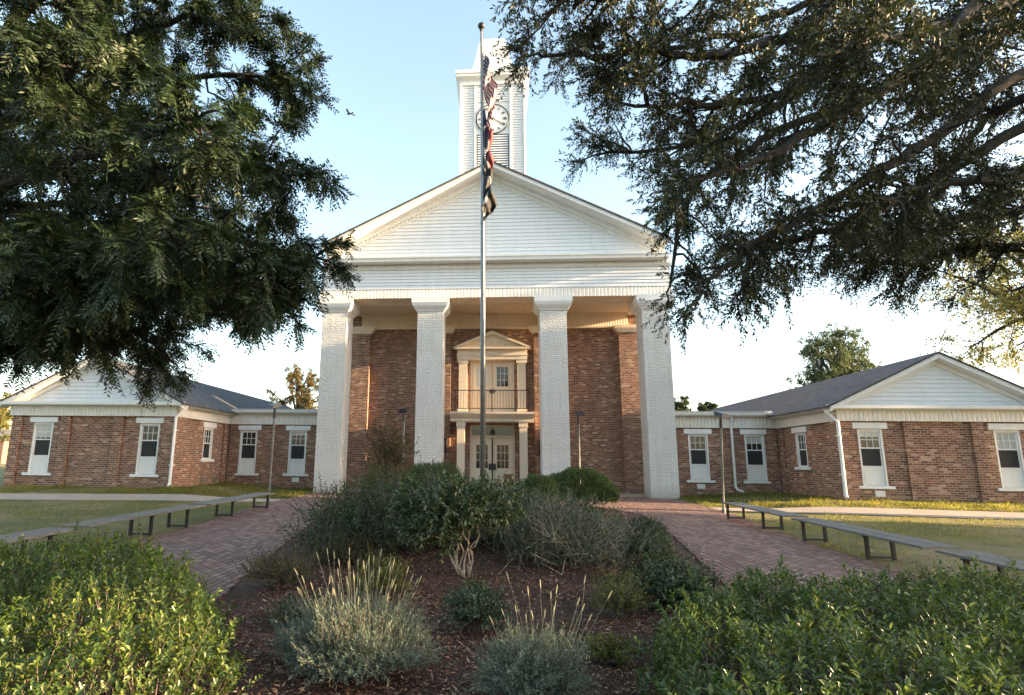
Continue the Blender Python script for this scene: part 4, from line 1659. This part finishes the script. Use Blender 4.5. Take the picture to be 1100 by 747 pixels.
def shrub(name, label, x, y, rx, ry, h, nsh, n, l, w, mat, seed, zlift=.0, shoot=.35, clip=False, base_r=.25, stems=14, shape='oval', pairs=True, ang=.75, wild=.12, bark=TWIG, lo=0.0, twig_r=.003, cat='shrub', group=None, t0=.2):
    """dome-shaped plant: shoots ending on and inside a dome, stems from its foot"""
    rng = np.random.default_rng(seed)
    z0 = bz(x, y) if inpoly([x], [y], BED)[0] else gz(x, y)
    root = thing(name, (x, y, z0), label, cat, group)
    dv = unit(rng.normal(size=(nsh * 2, 3)))
    dv = dv[dv[:, 2] > -.35][:nsh]
    rr = rng.uniform(0, 1, (len(dv), 1)) ** (.25 if not clip else .12)
    lump = 1 + .13 * np.sin(dv[:, :1] * 4.3 + seed) * np.sin(dv[:, 1:2] * 3.7 + 2 * seed) + .08 * np.sin(dv[:, 2:3] * 9 + dv[:, :1] * 7 + seed)
    if clip:
        lump = 1 + (lump - 1) * .4
    hz = (h - lo) * .62
    c = np.array([x, y, z0 + lo + (h - lo) * .40])
    Tp = c + dv * rr * lump * np.array([rx, ry, hz]) * (1 + rng.normal(size=(len(dv), 1)) * wild)
    Tp[:, 2] = np.maximum(Tp[:, 2], z0 + .04)
    out = unit(dv * np.array([1 / rx, 1 / ry, 1 / hz]) * .6 + np.array([0, 0, .6]) + rng.normal(size=dv.shape) * .35)
    B = Tp - out * (shoot * rng.uniform(.6, 1.3, (len(dv), 1)))
    B[:, 2] = np.maximum(B[:, 2], z0 + .01)
    P, D_, N_, L_, W_ = shoots_to_leaves(B, Tp, n, l, w, rng, ang, .5, t0, pairs)
    leaf_obj('foliage', P, D_, N_, L_, W_, mat, root, shape, .2)
    st = MB()
    foot = [np.array([x + rng.normal() * base_r * min(rx, 1) * .4, y + rng.normal() * base_r * min(ry, 1) * .4, z0 - .03]) for _ in range(stems)]
    for i in range(len(B)):
        if i % 2 == 0:
            st.tube([B[i], Tp[i]], [twig_r, twig_r * .5], 3, cap=False)
        if i % max(1, len(B) // (stems * 5)) == 0:
            f_ = foot[rng.integers(stems)]
            m_ = f_ * .45 + B[i] * .55 + np.array([0, 0, .12 * h])
            pts_ = catmull([f_, m_, B[i]], 3)
            st.tube(pts_, list(np.linspace(.014 * (1 + h * .3), .004, len(pts_))), 5, cap=False)
    st.build('stems', bark, root)
    return root


DKLEAF = m_leaf('dark_shrub_leaf', [(.018, .034, .012), (.03, .054, .017), (.045, .074, .023), (.06, .075, .028)], .2, .4, .5)
GLOSS = m_leaf('glossy_dark_leaf', [(.02, .04, .014), (.032, .058, .02), (.05, .08, .028), (.075, .105, .04)], .25, .3, .6)
BOX = m_leaf('boxwood_leaf', [(.045, .08, .018), (.07, .115, .026), (.105, .15, .036)], .3, .4, .5)
LAV = m_leaf('grey_green_leaf', [(.085, .12, .085), (.12, .16, .115), (.16, .2, .145), (.2, .235, .175)], .15, .7, .2)
YG = m_leaf('yellow_green_leaf', [(.05, .06, .014), (.085, .095, .02), (.14, .14, .03), (.2, .18, .04)], .35, .45, .4)
BROWNISH = m_leaf('bronze_leaf', [(.05, .04, .02), (.075, .06, .025), (.05, .065, .02), (.11, .07, .035)], .3, .5, .3)

# the clipped evergreens at the far end of the bed
shrub('clipped_shrub', 'large clipped flat-topped evergreen right of the flagpole', 2.6, -6.4, 1.15, .85, 1.15, 4200, 10, .042, .022, BOX, 51, clip=True, shoot=.14, wild=.02)
shrub('clipped_shrub', 'small rounded evergreen left of the large flat-topped one', 1.35, -7.6, .62, .6, 1.0, 2000, 10, .04, .02, BOX, 52, clip=True, shoot=.14, wild=.03)
shrub('clipped_shrub', 'rounded evergreen left of the flagpole behind the loose dark shrub', -1.55, -7.6, 1.0, .8, 1.25, 3200, 10, .04, .02, BOX, 53, clip=True, shoot=.14, wild=.04)
shrub('clipped_shrub', 'pale green rounded evergreen under the thin bronze sapling', -2.65, -8.4, .75, .7, 1.25, 2000, 10, .04, .02, YG, 54, shoot=.18, wild=.06)
# loose dark shrubs
shrub('loose_shrub', 'loose dark shrub with arching shoots beside the left brick path', -1.72, -14.4, 1.0, 1.45, 1.1, 2300, 12, .046, .024, DKLEAF, 55, shoot=.42, wild=.2)
shrub('loose_shrub', 'loose dark shrub between the tree-like shrub and the left clipped evergreen', -.8, -13.5, 1.05, 1.3, 1.2, 1800, 12, .046, .024, DKLEAF, 56, shoot=.4, wild=.14)
shrub('twiggy_shrub', 'wide twiggy dark shrub with bare tips beside the right brick path', 1.3, -14.6, 1.0, 1.45, .92, 2400, 10, .04, .02, DKLEAF, 57, bark=PALEBARK, shoot=.5, wild=.2, twig_r=.005, t0=.1)
shrub('twiggy_shrub', 'smaller twiggy shrub behind the tree-like shrub, below the clipped evergreens', .5, -13.4, 1.0, 1.2, .98, 1800, 10, .042, .022, DKLEAF, 58, bark=PALEBARK, shoot=.42, wild=.15, twig_r=.004)
shrub('round_bush', 'low round dark bush at the edge of the right brick path', 2.75, -13.6, .40, .40, .52, 750, 9, .03, .015, GLOSS, 59, shoot=.16, clip=True, wild=.05)
shrub('round_bush', 'low round bush in front of the darker one by the right path', 2.4, -15.3, .38, .36, .42, 650, 9, .03, .015, GLOSS, 60, shoot=.16, clip=True, wild=.06)
# tree-like shrub with pale stems
rng = np.random.default_rng(61)
cx, cy_ = -.12, -16.35
z0 = bz(cx, cy_)
root = thing('tree_like_shrub', (cx, cy_, z0), 'small multi-stemmed shrub with pale bare trunks and dark glossy leaves', 'shrub')
st = MB()
T = Tree(rng)
T.wood = st
for k in range(9):
    a = rng.uniform(0, 6.28)
    b = np.array([cx + math.cos(a) * .05, cy_ + math.sin(a) * .05, z0 - .03])
    r_ = rng.uniform(.25, .72)
    e = np.array([cx + math.cos(a) * r_, cy_ + math.sin(a) * r_, z0 + rng.uniform(.72, 1.0)])
    m_ = b * .6 + e * .4 + np.array([0, 0, .06])
    T.limb([b, m_, e], .013, .006, 15, .6, 12, dict(n=9, l=.06, w=.027, along=.6, sag=.1, stem=.002), .72, .0, (.1, .22), 4, .55)
st.build('trunk', PALEBARK, root)
leaf_obj('crown', np.concatenate(T.P), np.concatenate(T.D), np.concatenate(T.N), np.concatenate(T.L), np.concatenate(T.W), GLOSS, root, 'oval', .2)
# thin bronze sapling
shrub('sapling', 'thin bronze-leaved sapling standing before the brick bay left of the doors', -2.45, -9.2, .62, .5, 2.35, 330, 9, .065, .032, BROWNISH, 62, shoot=.35, wild=.22, lo=.9, stems=4, base_r=.3)
# foreground perennials
shrub('yellow_green_bush', 'sparse low yellow-green bush at the left edge of the mulch bed', -2.15, -17.3, .42, .4, .42, 420, 8, .036, .015, BROWNISH, 63, shoot=.2, wild=.2)
shrub('yellow_green_bush', 'sparse yellow-green bush beside the lower right hedge', 1.45, -18.0, .34, .34, .46, 260, 9, .036, .013, YG, 64, shoot=.24, wild=.22)
shrub('low_green_bush', 'low dark green bush between the two grey lavender clumps', .12, -18.75, .30, .28, .42, 420, 9, .034, .017, GLOSS, 65, shoot=.16, wild=.14)
shrub('low_green_bush', 'leafy green tuft behind the larger lavender clump', -.95, -17.6, .33, .3, .42, 420, 9, .036, .015, YG, 66, shoot=.2, wild=.2)


shrub('low_green_bush', 'dark leafy bush against the left edge of the lower right hedge', 2.05, -17.7, .42, .36, .48, 700, 10, .045, .02, GLOSS, 67, shoot=.22, wild=.15)
shrub('low_green_bush', 'small ragged bush at the foot of the twiggy shrub, near the right path', 2.1, -16.5, .34, .32, .34, 420, 9, .04, .018, BROWNISH, 68, shoot=.22, wild=.2)
shrub('low_green_bush', 'low brownish-green bush in the shade below the left loose shrub', -1.75, -15.9, .5, .42, .4, 520, 9, .04, .018, BROWNISH, 69, shoot=.22, wild=.2)
shrub('low_green_bush', 'little tuft in the litter beside the lower left hedge', -1.45, -18.7, .26, .26, .28, 260, 8, .036, .016, DKLEAF, 70, shoot=.16, wild=.2)
shrub('low_green_bush', 'little sprig in the litter right of the smaller lavender', 1.12, -19.3, .22, .22, .2, 160, 8, .036, .015, YG, 73, shoot=.14, wild=.2)


def lavender(label, x, y, rx, ry, h, nsh, seed, nst, sth, stx):
    rng = np.random.default_rng(seed)
    root = shrub('lavender', label, x, y, rx, ry, h, nsh, 16, .034, .006, LAV, seed, shoot=.2, wild=.12, shape='rhomb', ang=.55, pairs=False)
    st = MB()
    P, D_, N_ = [], [], []
    z0 = root.location.z
    for k in range(nst):
        a = rng.uniform(0, 6.28)
        rr = rng.uniform(.1, .75)
        b = np.array([x + stx + math.cos(a) * rx * rr * .8, y + .08 + math.sin(a) * ry * rr * .8, z0 + h * .5])
        ln = sth * rng.uniform(.55, 1.15)
        d = unit(np.array([math.cos(a) * rr * .75 + rng.normal() * .16, math.sin(a) * rr * .5 + rng.normal() * .1, 1.0]))
        e = b + d * ln
        m_ = b + d * ln * .5 + rng.normal(size=3) * .012
        st.tube([b, m_, e], [.0022, .0018, .0013], 4, cap=False)
        st.tube([e - d * .06, e - d * .04, e - d * .012, e], [.002, .0042, .0036, .0012], 5)
    st.build('flower_stalks', m_plain('dry_stalk', (.25, .235, .15), .8, 0, .4), root)


lavender('larger grey-green lavender clump with many tall dry flower stalks', -.70, -19.8, .54, .48, .50, 2600, 71, 52, .50, .02)
lavender('smaller grey-green lavender clump with a few dry flower stalks, near the bottom edge', .52, -20.1, .36, .3, .42, 1400, 72, 18, .5, .05)

# leaf litter on the mulch, stuff
rng = np.random.default_rng(81)
n_ = 130000
X = rng.uniform(-4.2, 4.2, n_) * np.where(rng.uniform(size=n_) < .6, .55, 1)
Y = -21.4 + 16.7 * rng.uniform(0, 1, n_) ** 2.0
clump = np.sin(X * 2.3 + 1.7 * np.sin(Y * 1.9)) * np.sin(Y * 2.9 + np.sin(X * 1.7)) + rng.normal(size=n_) * .7
ok = inpoly(X, Y, BED) & (clump > -.45)
X, Y = X[ok], Y[ok]
Z = ground_z(X, Y) + bed_h(X, Y) + rng.uniform(.003, .02, len(X))
a = rng.uniform(0, 6.28, len(X))
D_ = np.stack([np.cos(a), np.sin(a), np.abs(rng.normal(size=len(X))) * .35], -1)
N_ = np.stack([rng.normal(size=len(X)) * .4, rng.normal(size=len(X)) * .4, np.ones(len(X))], -1)
LITTER = m_leaf('leaf_litter', [(.05, .024, .016), (.09, .04, .024), (.13, .058, .033), (.2, .095, .052), (.32, .18, .105), (.44, .32, .21)], 0, .8, .2)
lit = leaf_obj('leaf_litter', np.stack([X, Y, Z], -1), D_, N_, rng.uniform(.018, .06, len(X)) * np.where(rng.uniform(size=len(X)) < .08, 1.5, 1), rng.uniform(.005, .016, len(X)) * np.where(rng.uniform(size=len(X)) < .08, 1.6, 1), LITTER, None)
tag(lit, 'brown fallen leaves and bark chips strewn over the bed', kind='stuff')

# grass blades on the lawns, stuff
n_ = 230000
X = rng.uniform(5.9, 26, n_) * rng.choice([-1, 1], n_)
Y = rng.uniform(-20, 1.9, n_)


def on_lawn(X, Y):
    ax = np.abs(X)
    w_ = 6.3 + .75 * sm(Y, -13, -5)
    t = (ax - 7.02) / 40
    walk = (Y < -3.72 - t * 3.5) & (Y > -5.03 - t * 5) & (ax > 7)
    bld = (Y > WC - .1) | ((Y > WF - .12) & (ax > IX - .15)) | ((Y > -.2) & (ax < 7.5))
    return (ax > w_ + .12 * np.sin(Y * 5 + X) * np.sin(Y * 1.7) - rng.exponential(.07, len(X))) & ~walk & ~bld


k_ = 95000
X[:k_] = rng.uniform(7.1, 22, k_) * rng.choice([-1, 1], k_)
Y[:k_] = rng.uniform(-4.4, 1.9, k_)
patch = np.sin(X * .9 + 1.3 * np.sin(Y * .7)) * np.sin(Y * 1.1 + np.sin(X * .6)) + rng.normal(size=n_) * .5
thin = (Y < -10) & (np.abs(X) < 14)
ok = on_lawn(X, Y) & (patch > np.where(thin, .25, -.35))
X, Y = X[ok], Y[ok]
n_ = len(X)
Z = ground_z(X, Y)
h = rng.uniform(.025, .07, n_) * (1 + .5 * np.sin(X * 3.3) * np.sin(Y * 2.9)) * np.where(rng.uniform(size=n_) < .04, 1.9, 1) * np.where(Y > -4.5, 1.9, 1)
a = rng.uniform(0, 6.28, n_)
D_ = np.stack([np.cos(a) * .6, np.sin(a) * .6, np.ones(n_)], -1)
N_ = np.stack([np.cos(a + 1.5), np.sin(a + 1.5), np.full(n_, .2)], -1)
GRASS = m_leaf('grass_blade', [(.08, .10, .018), (.13, .14, .026), (.19, .18, .04), (.28, .23, .09)], .45, .6, .3)
gr = leaf_obj('grass', np.stack([X, Y, Z - .003], -1), D_, N_, h, .012, GRASS, None)
tag(gr, 'short patchy grass on the lawns', kind='stuff')

# small far brick building at the left edge
fb = thing('brick_shed', (-76, 60, gz(-76, 60)), 'small red brick outbuilding beyond the far corner of the left wing', 'building')
MB().box(-79, -74.3, 60, 66, .4, 4.2).build('wall', BRICK, fb)
MB().prism([(-79.4, 4.2), (-73.9, 4.2), (-76.6, 6.0)], 'y', 59.6, 66.4).build('roof', SHING, fb)
